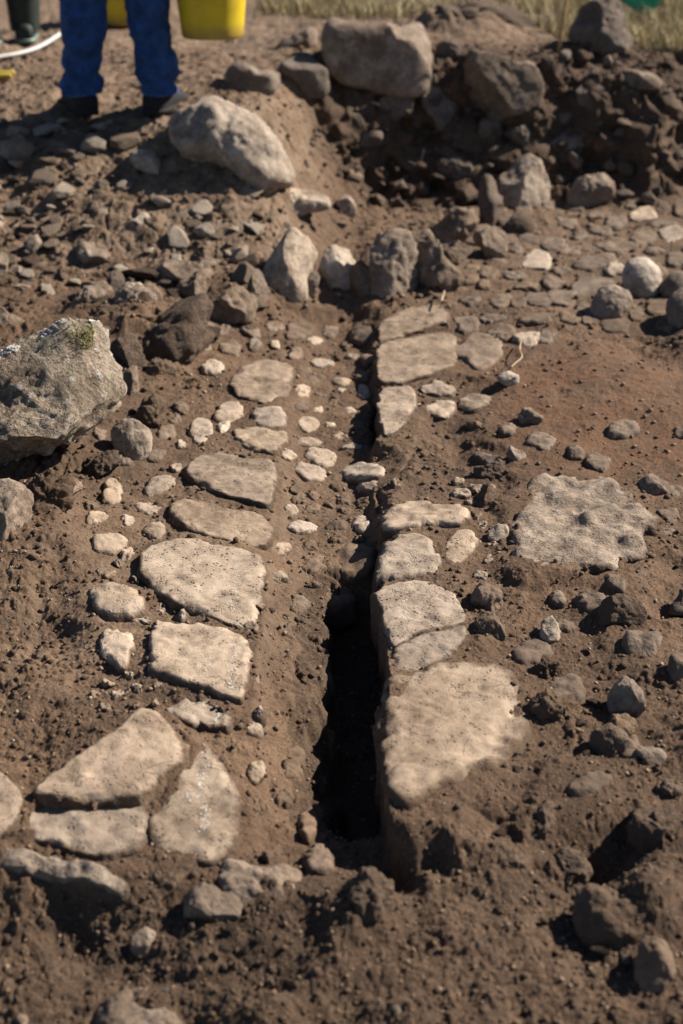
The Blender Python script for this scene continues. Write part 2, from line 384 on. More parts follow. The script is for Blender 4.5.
def slab(name, label, cat, group, outline, mat, top=.016, thick=.09, dome=.003, rough=.0036, bev=.007, rim=.02, tilt=(0, 0), fn=None,
         cut=True, big=False, seed=0, parent=None, wob=.034, inset=0.02):
    fn = fn or base
    top = max(.004, top-.013)
    px = np.array(outline, float); px = px.mean(0)+(px-px.mean(0))*(1.055 if big else 1.04)
    rt_ = random.Random(int(px[0, 0]*3+px[0, 1]*11)); tilt = (tilt[0]+rt_.uniform(-.035, .035), tilt[1]+rt_.uniform(-.03, .04))
    P = hit(px[:, 0], px[:, 1], lambda x, y: fn(x, y)+top)
    A = np.c_[np.ones(len(P)), P[:, 0], P[:, 1]]
    co = np.linalg.lstsq(A, P[:, 2], rcond=None)[0]
    lim = .3
    co[1:] = np.clip(co[1:], -lim, lim); co[0] = P[:, 2].mean()-co[1]*P[:, 0].mean()-co[2]*P[:, 1].mean()
    c0 = P.mean(0)
    co[1] += tilt[0]; co[2] += tilt[1]; co[0] -= tilt[0]*c0[0]+tilt[1]*c0[1]
    d = ray(px[:, 0], px[:, 1])
    # intersect with the plane z = co0 + co1 x + co2 y
    t = (co[0]-CAMZ)/(d[:, 2]-co[1]*d[:, 0]-co[2]*d[:, 1])
    xy = (CAM+d*t[:, None])[:, :2]
    n = 150 if big else 56
    pl = resample(chaikin(xy, 2, .15 if big else .2), n)
    cen = pl.mean(0); v = pl-cen; rad = np.hypot(v[:, 0], v[:, 1]); th = np.arctan2(v[:, 1], v[:, 0])
    size = rad.mean(); sd = seed+int(abs(px[0, 0]*7+px[0, 1]*3)) % 9973
    w3 = np.c_[pl, np.zeros(n)]
    wobv = wob*size*(n3(w3, size*.45, sd)+.6*n3(w3, size*.16, sd+3)+.3*n3(w3, size*.06, sd+5))
    rad = rad+wobv
    rings = []   # (inset distance, z, is top)
    b = min(bev, size*.35)
    prof = [(-.004, -thick), (-.003, -thick*.55), (-.001, -b*1.6), (.0, -b), (b*.12, -b*.5), (b*.35, -b*.2), (b*.75, -b*.04), (b*1.3, 0)]
    m = 26 if big else 9
    for off, z in prof: rings.append(('o', off, z))
    for f in np.linspace(0, 1, m+1)[1:-1]: rings.append(('f', f, 0))
    V = []; rimv = []
    for kind, a, z in rings:
        if kind == 'o': rr = np.maximum(rad-a, rad*.2); edge_d = np.full(n, max(a, 0))
        else:
            r0 = np.maximum(rad-b*1.3, rad*.2); rr = r0*(1-a); edge_d = rad-rr
        x = cen[0]+np.cos(th)*rr; y = cen[1]+np.sin(th)*rr
        V.append(np.c_[x, y, np.full(n, z)+0*x]); rimv.append(np.clip(1-edge_d/max(rim, 1e-4), 0, 1) if z > -b*1.5 else np.full(n, 1.))
    V = np.concatenate(V+[np.array([[cen[0], cen[1], 0]])]); rimv = np.concatenate(rimv+[[0]])
    rn = np.hypot(V[:, 0]-cen[0], V[:, 1]-cen[1])/max(rad.max(), 1e-6)
    istop = sm(-b*1.7, -b*.3, V[:, 2])
    fl = np.c_[V[:, :2], V[:, 2]]
    nz = fb3(fl, size*.8, sd+11, 3)*rough*1.0+fb3(fl, max(.03, size*.2), sd+13, 2, .5)*rough*.7
    # chipped rims
    chip = np.maximum(0, fb3(fl, size*.35, sd+19, 4)-.05)*b*1.7*np.clip(rimv*1.0, 0, 1)
    V[:, 2] += dome*(1-rn**2)*istop + nz*istop - chip*istop
    lat = fb3(fl, .05, sd+23, 4, .6)*rough*2.4*(1-istop)
    V[:, 0] += (V[:, 0]-cen[0])/(rn*rad.max()+1e-6)*lat; V[:, 1] += (V[:, 1]-cen[1])/(rn*rad.max()+1e-6)*lat
    V[:, 2] += co[0]+co[1]*V[:, 0]+co[2]*V[:, 1]
    nr = len(rings); Fc = []
    for k in range(nr-1):
        for i in range(n):
            j = (i+1) % n
            Fc.append((k*n+i, k*n+j, (k+1)*n+j, (k+1)*n+i))
    for i in range(n): Fc.append(((nr-1)*n+i, (nr-1)*n+(i+1) % n, nr*n))
    Fc.append(tuple(range(n))[::-1])
    loc = np.array([cen[0], cen[1], co[0]+co[1]*cen[0]+co[2]*cen[1]-thick])
    o = link(name, V, Fc, M[mat], parent, loc=loc, attrs={'rim': rimv})
    if label: tag(o, label, cat, group)
    if cut: CUTS.append((np.c_[cen[0]+np.cos(th)*rad, cen[1]+np.sin(th)*rad], co, inset, .03))
    o['px'] = [float(px[:, 0].mean()), float(px[:, 1].mean()), float(max(np.ptp(px[:, 0]), np.ptp(px[:, 1])*1.4))]
    o['plane'] = [float(k) for k in co]
    return o

def chalk(parent, line, wpx, seed):
    """worn white marks left on a stone: loose flakes along a line, a part of that stone"""
    co = list(parent['plane']); r = random.Random(seed); L = np.array(line, float); V = []; Fc = []
    seg = np.r_[0, np.cumsum(np.hypot(*np.diff(L, axis=0).T))]
    tree = [(v.co.x+parent.location.x, v.co.y+parent.location.y, v.co.z+parent.location.z) for v in parent.data.vertices]
    T = np.array(tree)
    k = int(seg[-1]*1.5)+10
    for _ in range(k):
        s = r.uniform(0, seg[-1]); s = s+r.gauss(0, 1.); px = np.interp(s, seg, L[:, 0])+1.8*math.sin(s*.55+seed)+r.gauss(0, wpx*.26); py = np.interp(s, seg, L[:, 1])
        d = ray([px], [py])[0]; t = (co[0]-CAMZ)/(d[2]-co[1]*d[0]-co[2]*d[1]); p = CAM+d*t
        a = r.uniform(.0006, .0018)*(1.25 if r.random() < .15 else 1); q = r.randint(5, 7); ph = r.uniform(0, 6)
        b = len(V)
        nv = []
        for i in range(q):
            th = ph+2*math.pi*i/q; rr = a*r.uniform(.5, 1.3)
            nv.append((p[0]+rr*math.cos(th)*.9, p[1]+rr*1.5*math.sin(th)))
        for x, y in nv:
            dd = (T[:, 0]-x)**2+(T[:, 1]-y)**2
            ii = np.argsort(dd)[:4]; ww = 1/(dd[ii]+1e-8)
            V.append((x, y, float((T[ii, 2]*ww).sum()/ww.sum())+.0009))
        c = np.mean(np.array(V[b:]), 0); V.append((c[0], c[1], c[2]+.0004))
        for i in range(q): Fc.append((b+i, b+(i+1) % q, b+q))
    loc = np.array(parent.location)
    o = link('chalk_mark', np.array(V)-loc, Fc, M['chalk'], parent)
    return o

# ------------------------------------------------------------------ loose rocks
_ICO = {}
def ico(sub):
    if sub not in _ICO:
        bm = bmesh.new(); bmesh.ops.create_icosphere(bm, subdivisions=sub, radius=1)
        v = np.array([x.co[:] for x in bm.verts]); bm.verts.index_update()
        f = np.array([[q.index for q in p.verts] for p in bm.faces]); bm.free(); _ICO[sub] = (v, f)
    return _ICO[sub]

def shape_rock(D, r, facets, rough, size, seed, square=.82, planes=()):
    """D: unit directions -> displaced copies in a unit-size box, then cut flat by a few planes"""
    pw = 2/max(.2, square)**1.45
    q = D/((np.abs(D)**pw).sum(1)**(1/pw))[:, None]
    cuts = [(np.array([r.gauss(0, 1), r.gauss(0, 1), r.gauss(0, 1)]), r.uniform(.52, .84)) for _ in range(facets)]+[(np.array(a), b) for a, b in planes]
    for nrm, h in cuts:
        nrm = nrm/np.linalg.norm(nrm); d = q @ nrm-h
        q = q-np.where(d > 0, d, 0)[:, None]*nrm*.97
    return q

def rock(name, label, cat, group, outline, mat, depth=1.0, sub=4, facets=6, rough=.05, seed=0, bury=.22, parent=None, fn=None, grow=1.10, rim=.0, push=.55, lift=0, square=.82, planes=(), mound=None, sink=None, crust=0.):
    px = np.array(outline, float); r = random.Random(seed*31+int(px[0, 0]*17+px[0, 1]*5))
    cx, cy = px.mean(0); y1 = px[:, 1].max(); y0 = px[:, 1].min(); x0, x1 = px[:, 0].min(), px[:, 0].max()
    cx = (x0+x1)/2; cy = (y0+y1)/2
    g = hit([cx], [y1-.06*(y1-y0)], fn or macro)[0]
    k0 = depth_of(g)/F
    D = depth*.5*(x1-x0 + (y1-y0))*.5*k0
    dep = depth_of(g)+D*push
    k = dep/F
    d = ray([cx], [cy])[0]; cen = CAM+d*dep
    v = px-[cx, cy]; pol = resample(chaikin(v, 2), 160)
    th = np.arctan2(-pol[:, 1], pol[:, 0]); rr = np.hypot(pol[:, 0], pol[:, 1]); o_ = np.argsort(th); th = th[o_]; rr = rr[o_]
    S, Fc = ico(sub)
    q = shape_rock(S, r, facets, rough, 1, seed, square, planes)
    a, b, c = q[:, 0], q[:, 2], q[:, 1]
    t = np.arctan2(b, a); Rt = np.interp(t, np.r_[th-2*math.pi, th, th+2*math.pi], np.r_[rr, rr, rr])*k*grow
    pw = 2/max(.2, square)**1.45; Rt = Rt*((np.abs(np.cos(t))**pw+np.abs(np.sin(t))**pw)**(1/pw))
    bb = np.where(b < 0, b*(1+bury), b)
    P = cen+np.multiply.outer(a*Rt, RIGHT)+np.multiply.outer(bb*Rt, UP)+np.multiply.outer(c*D, np.array([0, 1., 0]))
    size = (x1-x0+y1-y0)/4*k
    nv = P-cen; ln = np.linalg.norm(nv, axis=1)[:, None]+1e-9
    disp = fb3(P, size*.9, seed+101, 3)*rough*size*1.2+fb3(P, size*.26, seed+131, 4, .6)*rough*size*1.0
    if sub >= 5: disp = disp+fb3(P, .02, seed+151, 3, .6)*rough*.05
    if crust: disp = disp+crust*(fb3(P, .05, seed+161, 4, .62)-.5*np.abs(fb3(P, .09, seed+171, 3)))
    P = P+nv/ln*disp[:, None]
    sk = sink if sink is not None else (.22 if mat == 'caked' else .0)
    P[:, 2] -= sk*(P[:, 2].max()-g[2])
    loc = np.array([cen[0], cen[1], P[:, 2].min()])
    mh = mound if mound is not None else (.36 if mat == 'caked' else .12)
    if mh: MOUNDS.append((cen[0], cen[1], 1.3*size, mh*(P[:, 2].max()-g[2])))
    o = link(name, P, Fc, M[mat], parent, loc=loc, attrs={'rim': np.zeros(len(P))})
    if label: tag(o, label, cat, group)
    return o
# ------------------------------------------------------------------ the two kerb rows of the drain
KL = 'kerb slabs on the boulder side of the drain'
KR = 'kerb slabs edging the dark slot of the drain'
def kerb(label, group, outline, mat='slab', **kw):
    kw.setdefault('big', True)
    return slab('kerb_slab', label, 'paving slab', group, outline, mat, **kw)

kerb('dusty kerb slab at the far end of the boulder-side row, roughly square', KL, [(240,368),(262,360),(288,362),(294,374),(289,394),(268,402),(238,396),(229,382)], 'slabworn', rim=.03)
kerb('small rounded kerb stone second from the far end of the boulder-side row', KL, [(250,410),(262,406),(282,406),(288,413),(285,425),(268,428),(251,422)], top=.02, big=False, bev=.016)
kerb('wedge-shaped pale kerb stone, third from the far end, straight top edge', KL, [(233,425),(260,427),(287,431),(288,438),(276,453),(255,450),(235,442)], top=.024, bev=.012)
kerb('broad pitted kerb slab with a sharp straight near edge, fourth from the far end', KL, [(187,466),(198,453),(225,453),(275,460),(274,480),(269,503),(245,498),(215,491),(190,477)], top=.03, bev=.01)
kerb('long tapering kerb slab directly above the largest pitted slab', KL, [(172,502),(182,499),(225,507),(262,515),(273,527),(268,541),(245,546),(215,537),(187,529),(173,515)], top=.026)
k6 = kerb('largest pitted kerb slab with chalk on its drain edge', KL, [(160,541),(190,538),(230,546),(261,556),(263,580),(259,600),(255,626),(238,626),(195,610),(158,591),(141,573),(142,552)], top=.03, thick=.11)
chalk(k6, [(235,574),(236,588),(234,600),(232,612)], 7, 1)
k7 = kerb('square chalk-marked kerb slab with a shadowed near edge, below the largest pitted one', KL, [(153,628),(162,620),(185,622),(228,627),(246,638),(254,655),(247,672),(243,698),(225,693),(185,679),(148,670)], top=.036, thick=.11, bev=.014)
chalk(k7, [(236,646),(233,662),(231,676),(230,692)], 6, 2); chalk(k7, [(207,672),(212,668)], 4, 12)
k8 = kerb('narrow chalk-marked kerb stone below the square slab, beside three big leaning slabs', KL, [(165,706),(177,697),(205,699),(232,711),(229,728),(205,727),(188,725),(168,715)], top=.016)
chalk(k8, [(217,706),(217,716),(216,725)], 3, 3)

PV = 'big slabs at the near end of the drain'
def pave(label, outline, mat='slabworn', **kw):
    kw.setdefault('big', True)
    return slab('paving_slab', label, 'paving slab', PV, outline, mat, **kw)
pave('big smooth slab with a rounded upper corner, upper of the overlapping pair', [(100,738),(143,708),(158,713),(183,742),(181,760),(165,774),(143,790),(110,795),(80,796),(33,790),(57,769)], top=.045, tilt=(.02,.02), rim=.018)
pave('big flat slab with a pointed tip, lower of the overlapping pair', [(152,820),(133,795),(108,793),(83,798),(37,798),(17,823),(27,838),(67,848),(97,856),(133,848)], 'slabworn', top=.02, rim=.03)
p3 = pave('tall chalk-streaked slab standing between the overlapping pair and the drain', [(207,743),(216,758),(229,773),(238,800),(237,825),(229,850),(213,862),(190,857),(153,846),(150,820),(162,806),(180,775),(195,750)], 'slab', top=.02, rim=.03)
chalk(p3, [(207,752),(204,772),(200,792),(206,812),(203,833)], 9, 4); chalk(p3, [(187,797),(192,806)], 4, 14)
pave('pale rounded slab cut by the frame edge near the overlapping pair', [(-40,775),(0,771),(11,780),(23,798),(18,814),(0,836),(-40,840)], 'slabworn', top=.045, rim=.012)
pave('thick edge stone with a dark broken front face, below the overlapping pair', [(-40,842),(0,845),(40,849),(90,866),(123,878),(118,890),(90,886),(55,876),(20,869),(0,867),(-40,864)], 'rough', top=.035, thick=.13, bev=.012, rim=.008, tilt=(0, .06), cut=False, rough=.008)

kerb('cracked far slab of the slot-side row, nearest the upright stones', KR, [(379,322),(400,310),(428,303),(446,308),(447,322),(415,331),(380,341)], 'slabworn', rim=.03)
kerb('broad cracked slab second in the slot-side row below the upright stones', KR, [(378,346),(410,338),(445,331),(458,341),(457,363),(425,376),(404,382),(379,381)], 'slabworn', top=.02, rim=.02)
k2 = kerb('pointed pale slab ending over the loose soil gap in the slot-side row', KR, [(380,389),(408,387),(416,394),(414,411),(404,424),(394,433),(385,435),(377,412)], 'slab', top=.03, rim=.015)
chalk(k2, [(400,393),(403,402),(399,411)], 4, 5)
slab('cobble', 'flat cobble tucked against the broad cracked slab', 'cobble', KR, [(418,386),(435,380),(457,387),(453,395),(425,393)], 'slabworn', top=.014)
slab('cobble', 'pale speckled cobble beside the pointed slab of the slot-side row', 'cobble', KR, [(420,409),(435,399),(455,399),(457,411),(441,419)], 'cobble', top=.014)
slab('cobble', 'flat oval cobble at the rim of bare reddish earth', 'cobble', KR, [(457,401),(472,393),(493,395),(489,405),(472,411),(462,409)], 'slabworn', top=.013)
slab('cobble', 'mud-smeared cobble sunk below the flat oval one', 'cobble', KR, ell(476,424,24,9), 'cobdark', top=.01)
kerb('long loaf-shaped kerb slab below the loose soil gap', KR, [(381,518),(388,507),(397,502),(421,501),(456,502),(468,507),(470,516),(458,523),(428,524),(395,528),(383,528)], 'slab', top=.032, bev=.02, dome=.006)
k4 = kerb('squat chalk-marked kerb slab with a groove, touching the loaf-shaped slab', KR, [(376,560),(384,543),(398,533),(418,530),(432,540),(442,560),(440,570),(428,572),(402,575),(378,576)], 'slab', top=.032, bev=.018)
chalk(k4, [(414,546),(412,558),(410,568)], 6, 6)
slab('cobble', 'smooth shield-shaped cobble beside the squat chalk-marked slab', 'cobble', KR, [(443,545),(455,531),(470,528),(480,537),(475,551),(462,563),(446,567)], 'slab', top=.022)
k6r = kerb('pitted kerb slab with chalk flecks and a broken curved lower edge, above the biggest worn slab', KR, [(376,590),(401,583),(435,583),(455,593),(463,612),(464,622),(440,627),(415,634),(396,644),(391,640),(384,628),(380,607)], 'slab', top=.034, thick=.12, rim=.014, bev=.008)
kerb('broken lower piece of the pitted kerb slab, below the curved crack', KR, [(396,647),(415,637),(440,630),(464,625),(466,637),(455,652),(428,667),(392,676),(393,660)], 'slab', top=.032, thick=.12, rim=.022, bev=.008)
chalk(k6r, [(404,598),(406,610),(404,618)], 5, 7)
kerb('biggest worn slab of the slot-side row, its outer edge buried in soil', KR, [(383,681),(430,668),(470,662),(505,668),(520,692),(528,728),(505,757),(470,772),(440,787),(411,804),(391,792),(384,765)], 'slab', top=.035, thick=.15, rim=.07, tilt=(-.10, 0), rough=.006, bev=.016, inset=.045)

# the big rough stone beside the drain
rs = slab('rough_slab', 'big rough white-flecked stone lying flat beside the slot-side kerb', 'stone', None, [(523,489),(542,476),(588,474),(617,482),(636,500),(656,522),(650,548),(634,559),(605,563),(578,558),(558,562),(535,560),(518,552),(522,527)], 'rough', top=.042, thick=.11, rough=.0125, bev=.012, big=True, rim=.03, tilt=(-.03, .0), inset=.034, wob=.10)
chalk(rs, [(556,493),(556,503),(554,514)], 6, 8)

# ------------------------------------------------------------------ cobbles bedded in the soil
def cobs(label, group, mat, rows, top=.014, cat='cobble', name='cobble', fn=None, jag=.2, **kw):
    for i, row in enumerate(rows):
        lab = label; mm = mat; row = list(row)
        if isinstance(row[-1], str): lab = row.pop()
        cx, cy, w, h = row[:4]; ang = row[4] if len(row) > 4 else 0
        k = dict(top=top, bev=min(.016, .010+w*.0002), thick=.05, dome=.005, rim=.012, wob=.05, seed=i); k.update(kw)
        slab(name, lab, cat, group, ell(cx, cy, w*1.08, h*1.08, ang, 8, i, jag), 'slabworn' if (mm == 'cobble' and i % 3 == 1) else 'cobble' if (mm == 'dusty' and lab != label and i % 2) else mm, fn=fn, **k)

cobs('small pale pebble set in soil between the boulder-side kerb and the lichen boulder', 'small pebbles between kerb and lichen boulder', 'cobble', [
    (113,492,25,27,0,'roundish pale cobble standing alone uphill of the elongated white pebble'), (160,484,33,20,-20,'knobbly pale cobble beside the long tapering kerb slab'),
    (146,506,33,13,5,'elongated white pebble beside the long tapering kerb slab'), (129,520,17,11), (155,531,23,17,0,'oval pale cobble just above the largest pitted slab'),
    (110,541,33,20,0,'broad lumpy cobble outside the largest pitted slab'), (128,554,15,13), (95,517,24,13,0,'flat cream pebble at the foot of the soil-caked grey stone'),
    (176,467,13,9), (181,444,13,8), (107,573,24,9), (161,609,10,10), (182,615,8,9)], top=.014)
cobs('x', KL, 'cobble', [
    (201,429,24,28,30,'leaning oval cobble beside the wedge-shaped kerb stone'), (228,411,32,20,0,'pale rounded cobble just uphill of the small rounded kerb stone'),
    (224,428,13,15,0,'tiny pale cobble squeezed beside the wedge-shaped kerb stone'), (212,367,26,15,0,'pale flat cobble beyond the far end of the boulder-side row')])
slab('cobble', 'blocky double-lobed stone outside the largest pitted slab, casting a dark side shadow', 'stone', KL, [(88,585),(104,581),(128,583),(144,592),(145,602),(138,612),(118,614),(98,612),(90,600)], 'cobble', top=.04, dome=.006, thick=.07, bev=.018, wob=.05)
slab('cobble', 'small angular block outside the square chalk-marked kerb slab', 'stone', KL, [(98,637),(106,627),(135,632),(137,645),(130,656),(126,669),(114,664),(100,655)], 'cobble', top=.03, dome=.005, thick=.07, bev=.012)
slab('cobble', 'thin stone sliver between the blocky double-lobed stone and the square slab', 'stone', KL, ell(138,619,36,10,8), 'cobble', top=.012)

ID = 'stones in the floor of the drain'
cobs('small brown pebble in the soil floor of the drain', ID, 'cobble', [
    (302,391,18,12), (342,381,20,10), (341,391,12,5), (365,392,15,14), (308,423,27,15,10,'broken pale cobble in the drain beside the small rounded kerb stone'), (320,410,16,7), (350,411,22,8),
    (310,441,27,9), (321,456,32,17,18,'pale oval cobble in the middle of the drain floor, one of a leaning pair'), (289,455,18,9), (310,471,33,17,12,'lower pale cobble of the leaning pair on the drain floor'),
    (362,470,40,17,-4,'largest flat-topped cobble on the upper drain floor'), (365,486,24,11), (291,508,18,12), (301,526,36,12,4,'long pale cobble on the drain floor beside the long tapering kerb slab'), (362,523,22,15), (281,548,20,15,0,'square pale pebble by the drain edge of the largest pitted slab'),
    (340,436,20,10), (355,446,28,6), (280,577,20,10), (330,425,12,7), (322,362,24,8), (352,356,14,7), (315,340,16,8), (275,344,12,9), (256,771,20,22,0,'mottled pale pebble below the flat triangular one on the drain floor')],
    top=.014, fn=macro)
cobs('muddy dark pebble in the near floor of the drain', ID, 'cobdark', [
    (316,563,28,22,0,'round muddy stone at the head of the deep slot, smaller of two'), (351,560,48,38,-10,'big round muddy stone at the head of the deep slot'),
    (315,585,26,5), (297,603,26,22), (335,598,46,24,0,'broad mud-coated stone at the lip of the deep slot'), (293,763,26,38,0,'upright grey stone sunk in the near drain floor'),
    (312,820,30,26,0,'round grey stone beside the dark slot near its near end'), (320,856,30,28,0,'muddy lump of stone closing the near end of the drain'), (268,856,13,9), (256,803,18,16), (283,795,24,18)],
    top=.013, fn=macro, rim=.02)
slab('cobble', 'flat triangular pale stone on the near drain floor', 'cobble', ID, [(242,732),(254,712),(262,720),(266,734),(255,736)], 'cobble', top=.016, fn=macro)

def fill(seed, n, x0, x1, y0, y1, w0, w1, gap):
    r = random.Random(seed); out = []; tries = 0
    taken = [(np.array(o['px'])[0], np.array(o['px'])[1], o['px'][2]) for o in C.objects if 'px' in o]
    while len(out) < n and tries < 4000:
        tries += 1
        x, y, w_ = r.uniform(x0, x1), r.uniform(y0, y1), r.uniform(w0, w1)
        if all(math.hypot(x-a, (y-b)*1.5) > gap*(w_+c)*.5 for a, b, c in taken):
            out.append((x, y, w_, w_*r.uniform(.5, .72), r.uniform(-20, 20))); taken.append((x, y, w_))
    return out
cobs('mud-covered cobble just showing in the upper floor of the drain', 'mud-covered cobbles in the upper floor of the drain', 'cobdark', fill(1, 34, 296, 372, 325, 560, 14, 34, .95), top=.017, fn=macro, rim=.016, jag=.3)
cobs('mud-covered cobble showing in the soil behind the slot-side kerb slabs', 'mud-covered cobbles behind the slot-side kerb', 'cobdark', fill(2, 9, 470, 680, 560, 800, 26, 46, 1.0), top=.012, rim=.016, jag=.3)
cobs('dusty cobble half sunk in the soil between kerb row and lichen boulder', 'dusty cobbles between kerb row and lichen boulder', 'dusty', fill(3, 16, 90, 235, 340, 560, 11, 24, 1.0), top=.017, rim=.014, jag=.3)
cobs('dusty cobble half sunk in the soil below the upright stones', 'dusty cobbles below the upright stones', 'dusty', fill(4, 10, 200, 300, 325, 362, 14, 26, 1.0), top=.016, rim=.014, jag=.3)

cobs('dusty cobble sunk in the soil around the big rough flecked stone', 'dusty cobbles around the big rough stone', 'dusty', fill(6, 14, 468, 690, 425, 600, 16, 34, 1.0), top=.016, rim=.014, jag=.3)
cobs('small stone chip bedded in the joint beside a boulder-side kerb slab', 'stone chips in the joints of the boulder-side kerb', 'slabworn', fill(8, 18, 95, 262, 480, 735, 8, 17, .92), top=.017, rim=.006, jag=.35)
cobs('small stone chip bedded beside the slot-side kerb slabs', 'stone chips beside the slot-side kerb', 'slabworn', fill(9, 12, 395, 500, 470, 680, 9, 20, .92), top=.017, rim=.006, jag=.35)
FP = 'cobbled surface behind the slot-side kerb'
cobs('small worn cobble in the far cobbled surface below the dark bank', FP, 'dusty', [
    (477,351,44,30,0,'large round flat cobble at the near corner of the far cobbled surface'), (467,324,30,18), (539,299,28,16,0,'domed cobble in the middle of the far cobbled surface'), (563,297,32,17), (594,286,36,22,0,'large triangular cobble beside the two round boulders'),
    (617,268,30,15,0,'pale cobble leaning on the biggest round boulder'), (594,262,40,16), (537,260,38,19,0,'wide dark-edged cobble in the far cobbled surface nearest the bank cluster'), (553,243,34,12), (572,250,24,10), (617,246,38,16), (643,213,26,13,0,'pale domed cobble close under the shaded bank'),
    (643,236,26,16,0,'pale domed cobble uphill of the round boulders'), (673,233,32,18,0,'long smooth cobble at the frame edge under the bank'), (676,258,28,14), (662,223,30,9), (617,221,26,12), (600,230,24,10), (565,222,24,11), (500,332,32,14),
    (537,317,42,14), (527,338,28,13,0,'white-topped cobble at the edge of the reddish earth'), (546,336,18,14,0,'second white-topped cobble at the edge of the reddish earth'), (498,335,16,8), (516,249,16,9), (552,281,22,12), (528,285,24,7), (500,300,30,12), (631,205,14,8),
    (490,318,26,10), (580,235,20,8), (560,270,22,9), (515,275,24,9), (610,256,20,8), (585,248,20,8), (470,300,24,9), (655,250,18,8), (525,225,26,9), (500,262,22,9), (548,205,18,8), (575,205,22,9), (596,214,18,8)],
    top=.0145, rim=.02, jag=.3)

cobs('flush soil-coloured cobble in the far cobbled surface below the dark bank', 'flush cobbles of the far cobbled surface', 'cobdark', fill(11, 38, 470, 695, 205, 322, 15, 36, .8), top=.019, rim=.01, jag=.3)
# ------------------------------------------------------------------ boulders and loose stones
def bo(label, outline, mat='rock', group=None, name='stone', cat='stone', **kw):
    return rock(name, label, cat, group, outline, mat, **kw)

lich = bo('huge grey lichen-crusted boulder with soil on top and a grassy peak', [(-80,356),(-20,340),(0,331),(40,318),(72,309),(86,315),(96,336),(106,362),(124,398),(110,420),(85,440),(58,453),(28,464),(0,473),(-80,492)], 'lichen', name='boulder', cat='boulder', sub=6, facets=0, rough=.03, crust=.011, depth=.8, bury=.0, seed=3, grow=1.0, push=.35, square=.62, planes=[((.12, -.70, .70), .60), ((-.20, .25, .95), .70), ((.95, -.35, .15), .80), ((.15, -.6, -.8), .72)], mound=0)
bo('rounded pale boulder lying below the worker and the yellow bucket', [(168,126),(178,112),(200,100),(216,98),(240,109),(262,119),(276,140),(287,160),(291,173),(276,179),(255,188),(234,181),(210,170),(185,155),(171,140)], 'rockpale', name='boulder', cat='boulder', sub=5, facets=3, rough=.06, seed=4, grow=1.04, square=.9)
UP_ = 'upright stones set across the head of the drain'
bo('tall pointed pale stone, first of the upright stones across the drain head', [(290,230),(304,240),(317,256),(312,278),(308,292),(301,304),(278,304),(263,294),(265,268),(277,250)], 'rockpale', UP_, sub=5, facets=6, rough=.035, seed=11, depth=.8, bury=.1, grow=1.12)
bo('leaning block next to the tall pointed stone, half in its shadow', [(319,258),(331,248),(344,252),(352,261),(358,277),(349,297),(335,298),(325,281)], 'rockpale', UP_, sub=5, facets=6, rough=.05, seed=12, depth=.95, grow=1.3)
bo('lumpy brown stone third across the drain head, white ring on its face', [(371,252),(390,238),(411,242),(414,275),(404,298),(383,303),(372,284)], 'rock', UP_, sub=5, facets=6, rough=.07, seed=13, depth=.95, grow=1.3)
bo('hunched overhanging stone fourth across the drain head', [(410,244),(434,239),(451,256),(457,274),(446,288),(432,297),(418,290),(411,270)], 'rock', UP_, sub=5, facets=5, rough=.07, seed=14, depth=1., grow=1.28)
CL = 'stones clustered at the foot of the dark bank'
bo('angular blue-grey stone uphill of the hunched overhanging stone', [(424,231),(444,212),(470,208),(479,226),(475,246),(455,252),(430,246)], 'rock', CL, sub=5, facets=9, rough=.07, seed=15)
bo('dark-sided stone wedged beside the angular blue-grey one', [(470,236),(490,228),(502,231),(509,242),(500,258),(482,263)], 'rock', CL, sub=4, facets=8, rough=.07, seed=16)
bo('large round pale stone at the corner of the dark bank', [(500,186),(511,161),(530,154),(545,168),(549,194),(540,210),(515,211),(502,201)], 'rockpale', CL, sub=5, facets=5, rough=.05, seed=17)
bo('narrow dark stone standing beside the large round pale one', [(478,186),(488,172),(500,186),(502,212),(494,228),(482,222)], 'rockdark', CL, sub=4, facets=7, seed=18)
bo('brown lump of stone below the large round pale one', [(500,212),(520,208),(534,216),(530,232),(512,236),(502,228)], 'caked', CL, sub=4, facets=6, seed=19)
bo('rounded grey stone at the foot of the bank, alone in its shadow', [(568,196),(580,178),(600,173),(612,182),(611,200),(590,209),(572,208)], 'rock', CL, sub=5, facets=5, seed=20)
RB = 'smooth round boulders beside the reddish earth'
bo('biggest smooth round boulder, perched on the cobbled surface', [(622,276),(630,261),(648,259),(660,271),(659,291),(645,300),(630,296)], 'rockpale', RB, name='boulder', cat='boulder', sub=5, facets=1, rough=.02, seed=21, square=1., bury=.05)
bo('round boulder in front of the biggest one, long shadow beside it', [(590,314),(596,296),(612,286),(628,292),(631,305),(616,318),(598,322)], 'rock', RB, name='boulder', cat='boulder', sub=5, facets=1, rough=.03, seed=22, square=1.)
bo('smooth round boulder behind, half cut off by the frame', [(660,286),(675,272),(696,276),(702,296),(676,302),(664,296)], 'rock', RB, name='boulder', cat='boulder', sub=4, facets=1, rough=.03, seed=23, square=1.)
bo('lowest smooth round boulder at the frame, its shadow on red earth', [(668,300),(686,288),(712,300),(706,326),(682,330),(669,320)], 'rock', RB, name='boulder', cat='boulder', sub=4, facets=1, rough=.03, seed=24, square=1., lift=.03)

